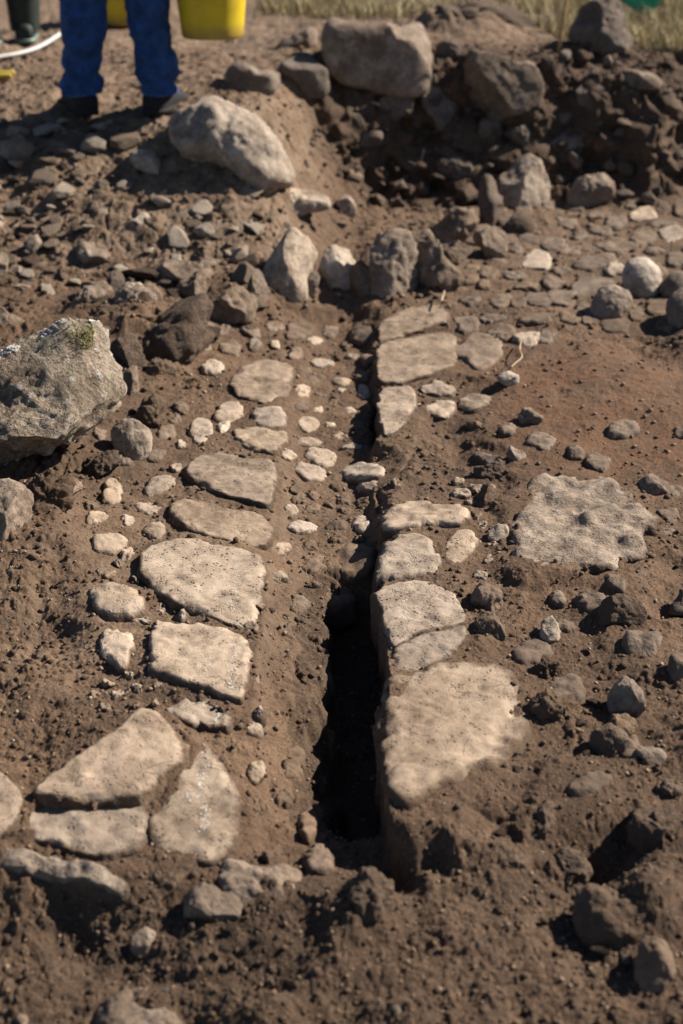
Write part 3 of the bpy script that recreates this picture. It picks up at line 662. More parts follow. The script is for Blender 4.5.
BK = 'big blocks along the crest of the bank'
bo('large squared block with a flat grey top on the bank crest', [(326,32),(333,21),(378,18),(420,24),(428,44),(426,76),(414,87),(380,83),(340,74),(325,57)], 'rock', BK, name='stone_block', cat='block', mound=0, sub=5, facets=0, rough=.03, seed=31, square=.36, depth=1.1, bury=.15, planes=[((.04, .2, 1), .78), ((1, -.3, .5), .98)], grow=1.06)
bo('second squared block on the bank crest, beside the large one', [(469,66),(479,48),(508,54),(532,66),(539,84),(531,98),(505,106),(480,106),(469,94)], 'rubble', BK, name='stone_block', cat='block', mound=0, push=.2, sub=5, facets=1, rough=.04, seed=32, square=.45, planes=[((.1, .15, 1), .76), ((.1, -1, .15), .80)], grow=1.14)
bo('low wedge-shaped stone on the crest between bucket and large block', [(271,44),(296,27),(316,29),(318,50),(280,52)], 'rock', BK, name='stone_block', cat='block', mound=.05, sub=4, facets=5, rough=.04, seed=33, square=.7)
bo('flat ledge stone on the crest nearest the yellow bucket', [(226,76),(238,61),(272,64),(284,74),(270,92),(236,92)], 'rockdark', BK, name='stone_block', cat='block', mound=.05, sub=4, facets=5, rough=.05, seed=34, square=.6)
bo('long dark ledge stone under the wedge-shaped crest stone', [(280,62),(310,54),(328,60),(330,90),(300,96),(282,86)], 'rockdark', BK, name='stone_block', cat='block', mound=.05, sub=4, facets=5, rough=.05, seed=35, square=.6)
bo('big dark soil-covered mound stone behind the two squared blocks', [(395,18),(430,1),(480,-4),(522,6),(532,26),(500,36),(450,32),(408,24)], 'caked', BK, name='stone_block', cat='block', sub=5, facets=3, rough=.09, seed=36, mound=.7, grow=1.15)
bo('brown boulder standing in the dry grass beside the green scoop', [(568,36),(584,10),(605,-1),(630,4),(643,24),(641,46),(615,54),(590,47)], 'rockdark', None, name='boulder', cat='boulder', sub=5, facets=6, rough=.06, seed=37)
bo('flat pale stone bedded in the path at the edge of the grass', [(614,78),(630,70),(655,74),(662,86),(640,92),(618,88)], 'rock', None, sub=4, facets=3, rough=.04, seed=38)

RU = 'larger stones in the rubble slope below the worker'
def ru(label, o, mat='rock', **kw): bo(label, o, mat, RU, **kw)
ru('dark-faced angular stone jutting at the frame edge below the worker', [(-12,150),(0,136),(22,136),(42,146),(30,156),(0,160)], 'rock', sub=4, facets=9, seed=41)
ru('flat pale stone in the rubble, below the round pale boulder', ell(148,161,44,20,25,9,1), 'rockpale', sub=4, seed=42)
ru('flat leaning slab of stone in the middle of the rubble', ell(140,224,34,20,8,8,2), 'rockpale', sub=4, facets=9, seed=43)
ru('broad pale rubble stone with a dark hollow beneath', ell(88,254,40,20,0,9,3), 'rock', sub=4, facets=8, seed=44)
ru('grey angular stone pointing up behind the soil-caked clod', [(122,312),(136,296),(146,281),(160,294),(161,304),(146,312)], 'rock', sub=4, facets=8, seed=45, bury=.3)
ru('long flat dark-fronted stone at the foot of the rubble', [(148,278),(160,265),(185,261),(208,268),(212,276),(205,288),(170,286),(150,288)], 'rock', sub=5, facets=7, seed=46)
ru('big soil-caked clod beside the peak of the lichen boulder', [(108,332),(120,318),(150,310),(180,292),(198,285),(201,306),(192,335),(172,346),(150,363),(122,358),(108,344)], 'caked', name='soil_clod', sub=5, facets=4, rough=.11, seed=47)
ru('blocky soil-smeared stone between the clod and the tall pointed stone', [(202,292),(224,283),(254,285),(259,300),(236,318),(212,321),(203,307)], 'caked', sub=5, facets=7, rough=.08, seed=48)
ru('layered pale stone standing in shelves uphill of the upright stones', [(264,206),(272,194),(300,190),(326,196),(328,206),(300,212),(275,213)], 'rockpale', sub=5, facets=6, rough=.07, seed=49)
ru('cream stone chip leaning uphill of the leaning block', [(333,196),(345,192),(357,206),(352,217),(342,212)], 'rockpale', sub=4, facets=7, seed=50)
ru('half-buried stone with a dark front at the frame edge', [(-15,312),(0,308),(22,312),(26,324),(10,332),(-12,330)], 'rock', sub=4, seed=51)
ru('tan stone half out of frame at the slope foot', ell(0,266,18,24,0,8,4), 'rockpale', sub=4, seed=52)
ru('pair-topped brown stone at the slope foot near the clod', ell(97,290,32,18,12,9,5), 'rock', sub=4, seed=53)
ru('upright brown stone behind the pair-topped one', ell(115,282,20,22,0,8,6), 'rockdark', sub=4, seed=54)
ru('small square stone touching the soil-caked clod', ell(111,306,18,14,0,8,7), 'rockpale', sub=4, seed=55)

LB = 'stones at the foot of the lichen boulder'
bo('round flat-faced stone under the corner of the lichen boulder', [(112,430),(122,420),(140,419),(151,433),(150,449),(138,459),(122,456),(114,444)], 'rockpale', LB, sub=5, facets=2, rough=.03, seed=61, depth=.7, square=.9)
bo('big rounded stone at the frame below the lichen boulder', [(-25,492),(0,484),(20,489),(33,506),(31,525),(10,537),(-25,538)], 'rock', LB, sub=5, facets=3, rough=.05, seed=62)
bo('grey angular stone caught in a soil clod below the lichen boulder', [(53,486),(64,477),(78,480),(82,490),(70,500),(56,500)], 'rock', LB, sub=4, facets=9, seed=63)
bo('soil clod wrapped around the grey angular stone', [(30,478),(48,468),(70,474),(72,500),(50,512),(34,502)], 'caked', LB, name='soil_clod', sub=5, rough=.12, facets=3, seed=64, grow=1.1)
bo('soil-caked lump between the lichen boulder and the drain', [(137,402),(150,390),(164,394),(168,412),(160,428),(146,430)], 'caked', LB, name='soil_clod', sub=5, rough=.1, facets=3, seed=65)
bo('pale split stone leaning on the flank of the lichen boulder', [(119,376),(127,362),(140,372),(142,384),(130,396),(124,392)], 'rock', LB, sub=4, facets=9, seed=66)
bo('dark crumbly lump in the gap beneath the lichen boulder', ell(100,462,36,22,-25,9,5), 'caked', LB, name='soil_clod', sub=5, rough=.12, facets=2, seed=67)

RT = 'stones scattered over the soil beyond the slot-side kerb'
def rt(label, o, mat='rock', **kw):
    kw.setdefault('sink', .30 if mat == 'caked' else .08)
    mat = 'rubble' if mat == 'rock' and kw['seed'] in (80, 81, 84) else mat
    bo(label, o, mat, RT, **kw)
rt('grey pyramid-shaped stone beside the big rough flecked stone', [(637,491),(645,480),(655,474),(672,480),(681,494),(668,498),(648,496)], 'rock', sub=4, facets=9, seed=71)
rt('pale stone with a dark side on the reddish earth', [(513,414),(526,408),(544,412),(541,420),(522,426)], 'rock', sub=4, facets=9, seed=72)
rt('small bright stone at the edge of the reddish earth', ell(510,380,22,18,0,8,3), 'rockpale', sub=4, facets=6, seed=73)
rt('white-topped knob of stone above the big rough flecked stone', ell(513,453,24,15,15,8,4), 'rockpale', sub=4, seed=74)
rt('soil-covered knob between the loaf-shaped slab and the rough stone', ell(497,470,40,26,0,9,5), 'caked', sub=5, rough=.09, seed=75)
rt('upright muddy stone beside the loaf-shaped kerb slab', ell(488,493,28,34,0,9,6), 'caked', sub=4, seed=76)
rt('small pale lump in the gap beside the rough flecked stone', ell(498,531,20,24,0,8,7), 'rockpale', sub=4, seed=77)
rt('low ridge of pale stone below the rough flecked stone', [(503,568),(520,562),(545,565),(556,576),(540,584),(522,584),(506,578)], 'rockpale', sub=5, seed=78, rough=.08)
rt('bright angular stone with a black shadow side', [(532,640),(544,622),(558,616),(566,624),(564,638),(548,644)], 'rockpale', sub=4, facets=10, seed=79)
rt('stone with a dark slanting front and sunlit crest', [(623,642),(630,632),(655,627),(667,636),(664,652),(645,654),(628,652)], 'rock', sub=4, facets=9, seed=80)
rt('grey stone at the frame edge above the domed stone', ell(684,668,32,34,0,9,8), 'rock', sub=4, seed=81)
rt('domed grey stone with a light cap and dark base', [(609,704),(614,690),(628,679),(645,690),(650,706),(634,718),(614,716)], 'rock', sub=5, facets=6, seed=82)
rt('squat brown stone with a flat pale face', [(590,752),(596,728),(614,722),(632,732),(634,750),(612,762)], 'caked', sub=5, facets=8, seed=83)
rt('small egg-white stone perched above a black hollow', ell(652,757,30,18,8,9,8), 'rock', sub=4, facets=4, seed=84, square=.9)
rt('crumbly clod at the frame edge below the egg-white stone', [(630,838),(634,808),(655,800),(684,810),(690,836),(664,850)], 'caked', name='soil_clod', sub=5, rough=.1, seed=85)
rt('muddy stone with a dark notch below the biggest worn slab', [(512,826),(522,808),(548,802),(566,812),(562,830),(536,836)], 'caked', sub=5, rough=.07, seed=86)
rt('flat muddy stone lower than the notched one', ell(505,861,52,32,-8,9,9), 'caked', sub=5, rough=.06, seed=87)
rt('muddy hummock stone beside the flat muddy one', ell(566,868,48,34,0,9,10), 'caked', sub=5, rough=.09, seed=88)
rt('large brown boulder in the near corner, dusty on top', [(578,904),(600,884),(640,878),(664,888),(669,914),(652,932),(602,938),(584,922)], 'caked', name='boulder', cat='boulder', sub=5, rough=.06, facets=6, seed=89)
rt('smooth oval muddy stone below the large brown boulder', [(636,972),(642,950),(656,940),(672,952),(674,978),(658,992),(640,988)], 'cobdark', sub=5, facets=3, seed=90)
rt('broad muddy stone with a pale patch at the corner of the slot', [(402,836),(420,806),(450,802),(470,820),(466,852),(430,864),(408,856)], 'caked', sub=5, rough=.05, facets=5, seed=91, depth=.8)
rt('soil-crusted block below the near end of the slot', [(332,896),(344,876),(372,868),(392,880),(396,904),(366,916),(340,912)], 'caked', sub=5, rough=.09, facets=6, seed=92)
rt('soil-coated facet of stone beside the slanting-fronted stone', [(600,618),(606,594),(626,584),(645,598),(642,618),(620,626)], 'caked', sub=5, rough=.05, facets=7, seed=93)
rt('shadowed stone at the frame edge near the slanting-fronted one', ell(684,604,40,24,0,9,4), 'rockdark', sub=4, seed=94)
rt('low soil-smeared stone beside the pitted cracked kerb slab', ell(487,599,32,30,0,9,2), 'cobdark', sub=5, facets=3, seed=95)
rt('second low soil-smeared stone beside the pitted cracked kerb slab', ell(488,630,36,28,0,9,3), 'cobdark', sub=5, facets=3, seed=96)
rt('half-buried clod between the biggest worn slab and the domed stone', ell(560,706,48,34,20,9,6), 'caked', name='soil_clod', sub=5, rough=.1, seed=97)
rt('half-buried clod uphill of the squat brown stone', ell(548,668,34,26,0,9,7), 'caked', name='soil_clod', sub=5, rough=.1, seed=98)

FR = 'stones in the soil face nearest the camera'
def fr(label, o, mat='cobdark', **kw):
    kw.setdefault('sink', .28); kw.setdefault('mound', .4)
    bo(label, o, mat, FR, **kw)
fr('pale-rimmed stone plastered with soil at the near end of the drain', [(216,880),(226,862),(262,860),(302,872),(300,892),(258,900),(222,896)], 'rubble', sub=5, rough=.06, facets=5, seed=101, sink=.5)
fr('stone with a pale upper rim between the tall slab and the pale-rimmed one', [(184,900),(194,884),(216,882),(238,890),(240,910),(216,922),(190,916)], 'rubble', sub=5, facets=6, seed=102, sink=.32)
fr('soil-covered stone edge under the tall chalk-streaked slab', [(122,888),(136,876),(170,864),(194,862),(190,880),(150,892)], 'caked', sub=5, rough=.06, seed=103)
fr('light-topped stone rising from the soil at the bottom frame edge', [(98,1012),(116,1000),(150,998),(178,1008),(182,1028),(140,1040),(100,1030)], 'rock', sub=5, facets=5, seed=104)
fr('long pale stone edge at the bottom frame edge', [(196,1022),(240,1016),(310,1020),(316,1036),(250,1044),(200,1040)], 'rockpale', sub=5, facets=4, seed=105)
fr('low pale stone in the near soil below the soil-crusted block', ell(405,1014,44,22,0,9,5), 'rock', sub=4, seed=106)
fr('dusty stone at the near corner under the thick edge stone', ell(30,1014,90,26,0,9,6), 'rock', sub=5, seed=107)
fr('faint pale stone showing in the soil below the thick edge stone', ell(142,935,26,20,0,9,7), 'rock', sub=4, seed=108, bury=.5, sink=.55)
fr('faint dusty stone deeper in the near soil face', ell(44,982,50,32,0,9,8), 'caked', sub=5, seed=109)

for (x, y, w_, h_, lab) in [(440,108,44,40,'angular dark block in the bank below the large squared block'), (398,108,40,30,'dark angular block tucked directly under the large squared block'), (455,170,38,30,'dark block low in the bank beside the narrow standing stone'),
    (562,142,34,30,'dark angular block in the bank above the rounded grey stone'), (523,138,36,30,'dark block in the bank between the second squared block and the round pale stone'), (350,118,34,24,'dark stone in the bank below the wedge-shaped crest stone'),
    (590,98,36,28,'dark angular block near the stake end of the bank'), (655,120,38,30,'dark angular block in the crumbling end of the bank'), (452,52,30,30,'dark upright block between the two squared blocks')]:
    bo(lab, ell(x, y, w_, h_, 10, 7, x), 'rockdark', BK, name='stone_block', cat='block', sub=5, facets=8, rough=.06, seed=400+x, mound=.1, square=.65, grow=1.15)

RI = 'big stones packed in the ridge between lichen boulder and upright stones'
for k, (x, y, w_, h_, mt, lab) in enumerate([(186,340,60,44,'caked','earthy angular block at the drain end of the stone ridge'), (128,352,46,38,'caked','earthy stone packed between the soil-caked clod and the lichen boulder'), (226,306,58,44,'rock','broad rough block in the stone ridge beside the tall pointed stone'),
    (252,288,34,34,'rubble','small block wedged against the tall pointed stone'), (134,300,46,34,'rock','tilted grey stone on top of the ridge behind the soil-caked clod'), (192,288,54,32,'rubble','flat brown block capping the middle of the stone ridge'), (88,300,42,28,'rubble','low brown stone on the ridge behind the peak of the lichen boulder'),
    (160,372,34,26,'caked','earthy lump at the foot of the stone ridge above the drain')]):
    bo(lab, ell(x, y, w_, h_, (k*23) % 30-15, 7, k, .14), mt, RI, name='ridge_stone', sub=5, facets=7, rough=.07, seed=500+k, mound=.3, sink=.08, square=.72, grow=1.12)
for k, (x, y, w_, h_, lab) in enumerate([(312,284,24,34,'narrow shadowed stone filling the gap beside the tall pointed stone'), (362,282,26,40,'shadowed stone filling the gap between the leaning block and the lumpy brown stone'), (408,280,22,32,'small dark stone between the lumpy brown and the hunched stones'), (455,252,34,32,'brown stone linking the hunched stone to the cluster at the bank')]):
    bo(lab, ell(x, y, w_, h_, 0, 7, k+40, .12), 'rubble', UP_, sub=5, facets=6, rough=.06, seed=530+k, mound=.2, sink=.05, square=.75, grow=1.12)

BC = 'cobbles sticking out of the dark bank'
for i, (x, y, w, h, lab) in enumerate([
    (500,110,30,20,None), (526,116,38,32,'large brown stone jutting from the bank beneath the second squared block'), (545,104,22,20,None), (489,131,24,28,None), (516,150,42,22,'wide stone in the bank above the large round pale stone'), (473,150,36,22,None), (575,158,17,22,'small pale stone gleaming in the dark of the bank'),
    (648,150,28,34,'tall oval cobble in the bank near its crumbling end'), (617,137,17,17,None), (680,161,17,24,'pale cobble in the bank at the frame edge'), (645,179,24,20,'bright rounded cobble low in the crumbling bank'), (641,122,38,18,None), (600,110,24,20,None), (612,112,16,18,None),
    (590,80,18,14,None), (608,60,11,9,None), (550,62,22,20,'dark stone at the base of the thin wooden stake'), (585,54,16,13,None), (565,56,16,13,None), (478,172,22,18,None), (468,192,24,22,None), (370,138,26,22,'brown stone hanging out of the bank among roots'), (430,75,18,22,None),
    (448,60,22,18,None), (440,100,22,18,None), (405,155,22,14,None), (352,178,24,14,'pale pebble low in the bank hollow'), (445,152,24,14,None), (420,185,20,12,None), (545,135,20,16,None), (565,115,20,16,None), (630,100,26,16,None), (665,110,22,16,None), (660,135,16,14,None), (625,165,18,18,None), (600,140,18,16,None), (560,180,14,12,None), (385,120,20,16,None), (668,185,18,16,None), (610,165,14,12,None), (580,100,18,14,None)]):
    bo(lab or 'dark soil-dusted cobble sticking out of the crumbling bank face', ell(x, y, w, h, (i*37) % 40-20, 8, i), ('rockdark', 'caked', 'rock' if lab else 'caked')[i % 3], BC, name='cobble', cat='cobble', sub=3 if not lab else 4, facets=5, seed=200+i, rough=.06)
# ------------------------------------------------------------------ the ground sheet
def area(x, y, px, py, rx, ry, fn=base):
    p = hit(px, py, fn)[0]; q = hit(px+rx, py, fn)[0]; a = hit(px, py+ry, fn)[0]
    return np.exp(-((x-p[0])/(abs(q[0]-p[0])+1e-6))**4-((y-p[1])/(abs(a[1]-p[1])+1e-6))**4)

def fine(x, y):
    """macro ground plus clods and crumbs, with beds cut for the flat stones; returns z and per-point masks"""
    z = macro(x, y)
    skz = np.zeros(x.shape); skw = np.zeros(x.shape); sks = np.zeros(x.shape)
    near = np.full(x.shape, -9.); cutz = np.full(x.shape, 9.); cutw = np.zeros(x.shape)
    for pl, co, inset, drop in CUTS:
        m = .10
        s = (x > pl[:, 0].min()-m) & (x < pl[:, 0].max()+m) & (y > pl[:, 1].min()-m) & (y < pl[:, 1].max()+m)
        if not s.any(): continue
        d = sdist(pl, x[s], y[s])
        near[s] = np.maximum(near[s], d)
        w = sm(0, .022, d+.006*n2(x[s]/.02, y[s]/.02, 77)-inset+.006)
        zp = co[0]+co[1]*x[s]+co[2]*y[s]; zc = zp-drop
        kw = sm(-.085, -.012, d); skz[s] += zp*kw**3; sks[s] += kw**3; skw[s] = np.maximum(skw[s], kw)
        ww = cutw[s]; better = w > ww
        cz = cutz[s]; cz[better] = zc[better]; ww[better] = w[better]; cutz[s] = cz; cutw[s] = ww
    calm = sm(-.09, -.005, near)
    red = area(x, y, 610, 400, 130, 85)
    redz = np.clip(red*1.1, 0, 1)
    bank = sm(6.25, 6.45, y)*(1-sm(7.0, 7.3, y))*sm(-.25, 0, x)
    rub = sm(4.9, 5.2, y)*(1-sm(6.1, 6.4, y))*(1-sm(-.3, 0, x))
    nearf = 1-sm(1.75, 2.1, y)
    inch = (drain(x, y) < -.02)
    A = (1-.72*calm)*(1-.55*redz)*(1+1.0*bank+.45*rub+.05*nearf)
    far = 1-sm(8, 14, y)
    mz = np.zeros_like(z)
    for mx, my, mr, mh in MOUNDS:
        s = (np.abs(x-mx) < mr*1.9) & (np.abs(y-my) < mr*1.9)
        if s.any():
            rr = np.hypot(x[s]-mx, y[s]-my)/mr; mz[s] = np.maximum(mz[s], mh*np.exp(-rr**3)*(1+.25*n2(x[s]/.05, y[s]/.05, 71)))
    z = z+mz
    n = .016*n2(x/.30, y/.30, 1)+.010*n2(x/.13, y/.13, 2)+.0065*n2(x/.055, y/.055, 3)+.0035*n2(x/.024, y/.024, 4)+.0018*n2(x/.010, y/.010, 5)+.0009*n2(x/.0045, y/.0045, 6)
    rid = np.abs(n2(x/.16+.6*n2(x/.2, y/.2, 8), y/.16, 9)); n = n - .006*(1-sm(0, .22, rid))
    patch = sm(-.35, .35, n2(x/.23, y/.23, 12))
    c = domes(x, y, .085, 20, .30, .18, .55, .50)*(.15+.85*patch)*(.42+.8*bank+.5*rub)
    c2 = domes(x, y, .036, 21, .38, .15, .55, .62)*(.2+.8*sm(-.3, .4, n2(x/.17, y/.17, 13)))
    c3 = domes(x, y, .0150, 22, .48, .2, .6, .7)
    c4 = domes(x, y, .0075, 23, .5, .2, .6, .7)
    calmc = (1-.75*calm)*(1-.6*redz)
    ind = sm(-.030, -.012, drain(x, y))
    skz = skz/np.maximum(sks, 1e-9); wz = skw*ind*.94
    z = z*(1-wz)+(skz-.007+.006*n2(x/.09, y/.09, 33))*wz
    z = z + far*(A*n + c*(1-.9*calm)*(1-.85*redz) + c2*calmc*.75 + c3*(1-.75*redz)*(1-.35*calm)*.85 + c4*.8)
    # soil does not pile above the flat stones beside it
    z = z*(1-cutw) + np.minimum(z, cutz)*cutw
    return z, dict(calm=calm, red=red, bank=bank, rub=rub, nearf=nearf, inch=inch, cutw=cutw)

def build_ground():
    ys = [-.6]
    while ys[-1] < 100:
        y = ys[-1]
        if y < 1.25: d = .06
        elif y < 7.3: d = np.interp(y, [1.25, 1.6, 2.8, 4, 5, 7.3], [.0024, .0020, .0033, .0055, .0058, .0062])
        else: d = min(6, .0062+(y-7.3)*.055)
        ys.append(y+d)
    ys = np.array(ys)
    us = np.concatenate([-np.geomspace(10, 1.34, 40), np.linspace(-1.32, 1.32, 900), np.geomspace(1.34, 10, 40)])
    dep = np.maximum(ys*cp+CAMZ*sp, 1.6)
    X = us[None, :]*.24*dep[:, None]; Y = np.repeat(ys[:, None], len(us), 1)
    x = X.ravel(); y = Y.ravel()
    z, k = fine(x, y)
    nr, nc = X.shape
    i = np.arange(nr*nc).reshape(nr, nc)
    Fq = np.stack([i[:-1, :-1], i[:-1, 1:], i[1:, 1:], i[1:, :-1]], -1).reshape(-1, 4)
    dust = 1.0*k['rub'] + 1.0*sm(6.0, 6.3, y)*(1-sm(-.25, 0, x)) + .35*sm(4.7, 5.2, y)*sm(.05, .3, x)*(1-k['bank']) + .7*sm(7.3, 7.6, y) + .45*area(x, y, 250, 540, 190, 150) + .25*area(x, y, 80, 620, 120, 90)
    dust = np.clip(dust*(1-.7*k['bank']), 0, .9)
    damp = np.clip(.58*k['nearf'] + .85*(drain(x, y) < -.06) + .6*area(x, y, 470, 450, 55, 45) + .55*area(x, y, 130, 430, 60, 90) + .8*k['bank'] + .35*area(x, y, 560, 800, 160, 160)+.45*area(x, y, 150, 950, 160, 60) , 0, 1)*(1-k['red'])  # darker soil tone: moist foreground, plus drain slot, hollows and bank face
    yb = y - k['bank']*(.055*n2(x/.13, z/.10, 81)+.035*n2(x/.06, z/.05, 82)+.016*n2(x/.028, z/.024, 83)+.012*domes(x, z, .06, 84, .5, .2, .55, 3.))
    xb_ = x + k['bank']*(.02*n2(z/.06+5, x/.06, 85)+.01*n2(z/.025+5, x/.025, 86))
    dv_ = drain(x, y); ww = sm(-.035, -.07, dv_)*(1-sm(-.135, -.16, dv_))*sm(1.85, 1.95, y)
    xb_ = xb_ + ww*(.012*n2(y/.06, z/.05, 87)+.006*n2(y/.03, z/.03, 88)); yb = yb+ww*(.006*n2(x/.03, z/.03, 89))
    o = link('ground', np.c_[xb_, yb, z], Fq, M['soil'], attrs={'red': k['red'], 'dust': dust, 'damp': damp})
    o['kind'] = 'structure'
    return us, ys, X, Y, z.reshape(nr, nc), k

us, ys, GX, GY, GZ, GK = build_ground()
def grow(px):   # the row index nearest a distance
    return int(np.searchsorted(ys, px))

# ------------------------------------------------------------------ grit and crumbs (nobody could count them)
def scatter(name, n, r0, r1, mat, seed, weight, sink=.3):
    g = np.random.default_rng(seed)
    rows = np.arange(grow(1.3), grow(7.3)); cols = np.where(np.abs(us) < 1.3)[0]
    ri = g.choice(rows, n*4); ci = g.choice(cols, n*4)
    w = weight(GX[ri, ci], GY[ri, ci]) * (GK['cutw'].reshape(GX.shape)[ri, ci] < .3)
    keep = g.random(n*4) < w; ri, ci = ri[keep][:n], ci[keep][:n]; m = len(ri)
    S, Fc = ico(1); nv = len(S)
    rad = r0+(r1-r0)*g.random(m)**3.2
    rad *= np.clip((GY[ri, ci]*cp+.63)/3.2, .75, 1.6)
    jit = 1+.32*(g.random((m, nv))-.5)*2
    ax = .65+.6*g.random((m, 1, 3)); ax[:, :, 2] *= .8
    P = S[None]*jit[..., None]*rad[:, None, None]*ax
    a = g.random(m)*6.28; ca, sa = np.cos(a)[:, None], np.sin(a)[:, None]
    px = P[..., 0]*ca-P[..., 1]*sa; py = P[..., 0]*sa+P[..., 1]*ca
    ctr = np.c_[GX[ri, ci], GY[ri, ci], GZ[ri, ci]+rad*(.55-sink)]
    V = np.stack([px, py, P[..., 2]], -1)+ctr[:, None]
    Fa = (Fc[None]+(np.arange(m)*nv)[:, None, None]).reshape(-1, 3)
    o = link(name, V.reshape(-1, 3), Fa, M[mat], attrs={'tone': np.repeat(g.random(m), nv)}, smooth=False)
    o['kind'] = 'stuff'
    return o

def m_grit(name, a, b, c):
    s = NT(name); t = s.attr('tone'); n = s.noise(300, 3)
    col = s.mix(s.mr(t, 0, .6), a, b); col = s.mix(s.mr(t, .75, 1.), col, c)
    return s.done(s.mix(s.mr(n, .4, .7, 0, .5), col, (.07, .046, .03)), .95, s.bump(n, .5, .001))
M['grit'] = m_grit('grit', (.10, .064, .04), (.20, .138, .09), (.36, .275, .20))
M['crumb'] = m_grit('soil_crumb', (.035, .023, .015), (.075, .048, .031), (.12, .078, .05))
scatter('gravel', 9000, .0016, .0066, 'grit', 1, lambda x, y: .35+.5*(n2(x/.2, y/.2, 60) > -.1))
scatter('soil_crumbs', 7600, .002, .0095, 'crumb', 2, lambda x, y: (.25+.75*sm(-.3, .4, n2(x/.25, y/.25, 61)))*(1-.95*np.clip(area(x, y, 610, 400, 130, 85)*1.2, 0, 1)))

# ------------------------------------------------------------------ loose rubble, each stone its own object
def zfast(px, py):
    return hit([px], [py], macro)[0]
LIB = []
for k in range(14):
    S, Fc = ico(4); r = random.Random(900+k)
    q = shape_rock(S, r, 13, .06, 1, k, .7)*np.array([1, r.uniform(.55, .95), r.uniform(.38, .72)])*1.15
    q = q*(1+.10*fb3(q+k*5.1, .8, 300+k, 4))[:, None]
    LIB.append((q, Fc))
LM = {}
def rubble(pts, label, group, mats, seed, name='rubble_stone', cat='stone', up=(-.45, .12)):
    r = random.Random(seed)
    for (x, y, w) in pts:
        k = r.randrange(len(LIB)); mt = r.choice(mats)
        p = zfast(x, y); rad = w*.5*depth_of(p)/F
        if (k, mt) not in LM:
            o = link(name, LIB[k][0], LIB[k][1], M[mt]); LM[(k, mt)] = o
        else:
            o = LM[(k, mt)].copy(); C.objects.link(o); o.name = name
        o.location = (p[0], p[1], p[2]+rad*r.uniform(*up)); o.scale = (rad,)*3
        o.rotation_euler = (r.uniform(-.4, .4), r.uniform(-.4, .4), r.uniform(0, 6.3))
        tag(o, label, cat, group)

def pts(seed, n, x0, x1, y0, y1, w0, w1, ok=lambda x, y: True, gap=11):
    r = random.Random(seed); out = []; tries = 0
    while len(out) < n and tries < 6000:
        tries += 1
        x, y = r.uniform(x0, x1), r.uniform(y0, y1)
        if ok(x, y) and all((x-a)**2+((y-b)*1.5)**2 > gap**2 for a, b, _ in out): out.append((x, y, w0+(w1-w0)*r.random()**2))
    return out
big = [(148,161,50,22),(140,224,36,22),(88,254,42,22),(228,145,64,48),(140,296,24,20),(180,276,34,16),(155,325,50,42),(228,300,32,24),(295,203,38,16),(345,205,16,16),(290,268,30,42),(332,270,24,32),(110,295,22,22),(10,148,40,16),(60,395,76,90)]
def clear(x, y): return all(((x-a)/c)**2+((y-b)/d)**2 > 1 for a, b, c, d in big)
rubble(pts(1, 92, -20, 262, 118, 300, 8, 22, lambda x, y: clear(x, y)), 'small rubble stone strewn over the slope between worker and lichen boulder', 'small stones strewn over the rubble slope', ['rubble', 'rockpale', 'rock', 'caked', 'rockpale', 'rubble'], 11, up=(-.35, .25))
rubble(pts(21, 46, -10, 265, 120, 300, 16, 36, lambda x, y: clear(x, y), 22), 'flat pale stone lying among the rubble below the worker', 'flat stones among the rubble below the worker', ['rockpale', 'rock', 'rubble', 'rockpale'], 21, name='flat_stone', up=(-.15, .2))
rubble(pts(22, 26, 90, 262, 262, 345, 18, 40, lambda x, y: True, 15), 'earthy stone packed in the ridge between lichen boulder and upright stones', 'stones packed in the ridge beside the upright stones', ['caked', 'rubble', 'rock', 'rubble'], 22, up=(.05, .45))
rubble(pts(2, 34, 255, 372, 118, 235, 7, 17, lambda x, y: clear(x, y)), 'small rubble stone lying in the hollow uphill of the upright stones', 'small stones in the hollow uphill of the upright stones', ['rubble', 'rock', 'rubble'], 12)
rubble(pts(3, 95, 378, 690, 62, 208, 7, 22, lambda x, y: y > 60+abs(x-560)*.05, 9), 'small stone half buried in the shaded crumbly bank', 'small stones half buried in the dark bank', ['caked', 'rockdark', 'caked', 'rubble'], 13, name='bank_stone', up=(.0, .5))
rubble(pts(4, 22, 480, 690, 575, 1000, 9, 20, gap=26), 'small dirty stone loose in the soil between kerb and near corner', 'small stones loose in the near soil', ['caked', 'rubble', 'caked'], 14)
rubble(pts(5, 12, 0, 135, 535, 720, 5, 10, gap=20), 'little dark crumb of stone on the soil beside the boulder-side kerb', 'little stones on the soil beside the kerb', ['caked', 'rock'], 15)
rubble(pts(6, 12, 20, 330, 905, 1015, 7, 16, gap=20), 'small muddy stone in the soil face along the bottom of the trench', 'small stones in the near soil face', ['caked', 'caked', 'rock'], 16)
rubble(pts(7, 16, 0, 300, 30, 95, 5, 12, gap=20), 'small stone lying on the flat bare soil around the worker', 'small stones on the flat soil around the worker', ['rock', 'caked'], 17)
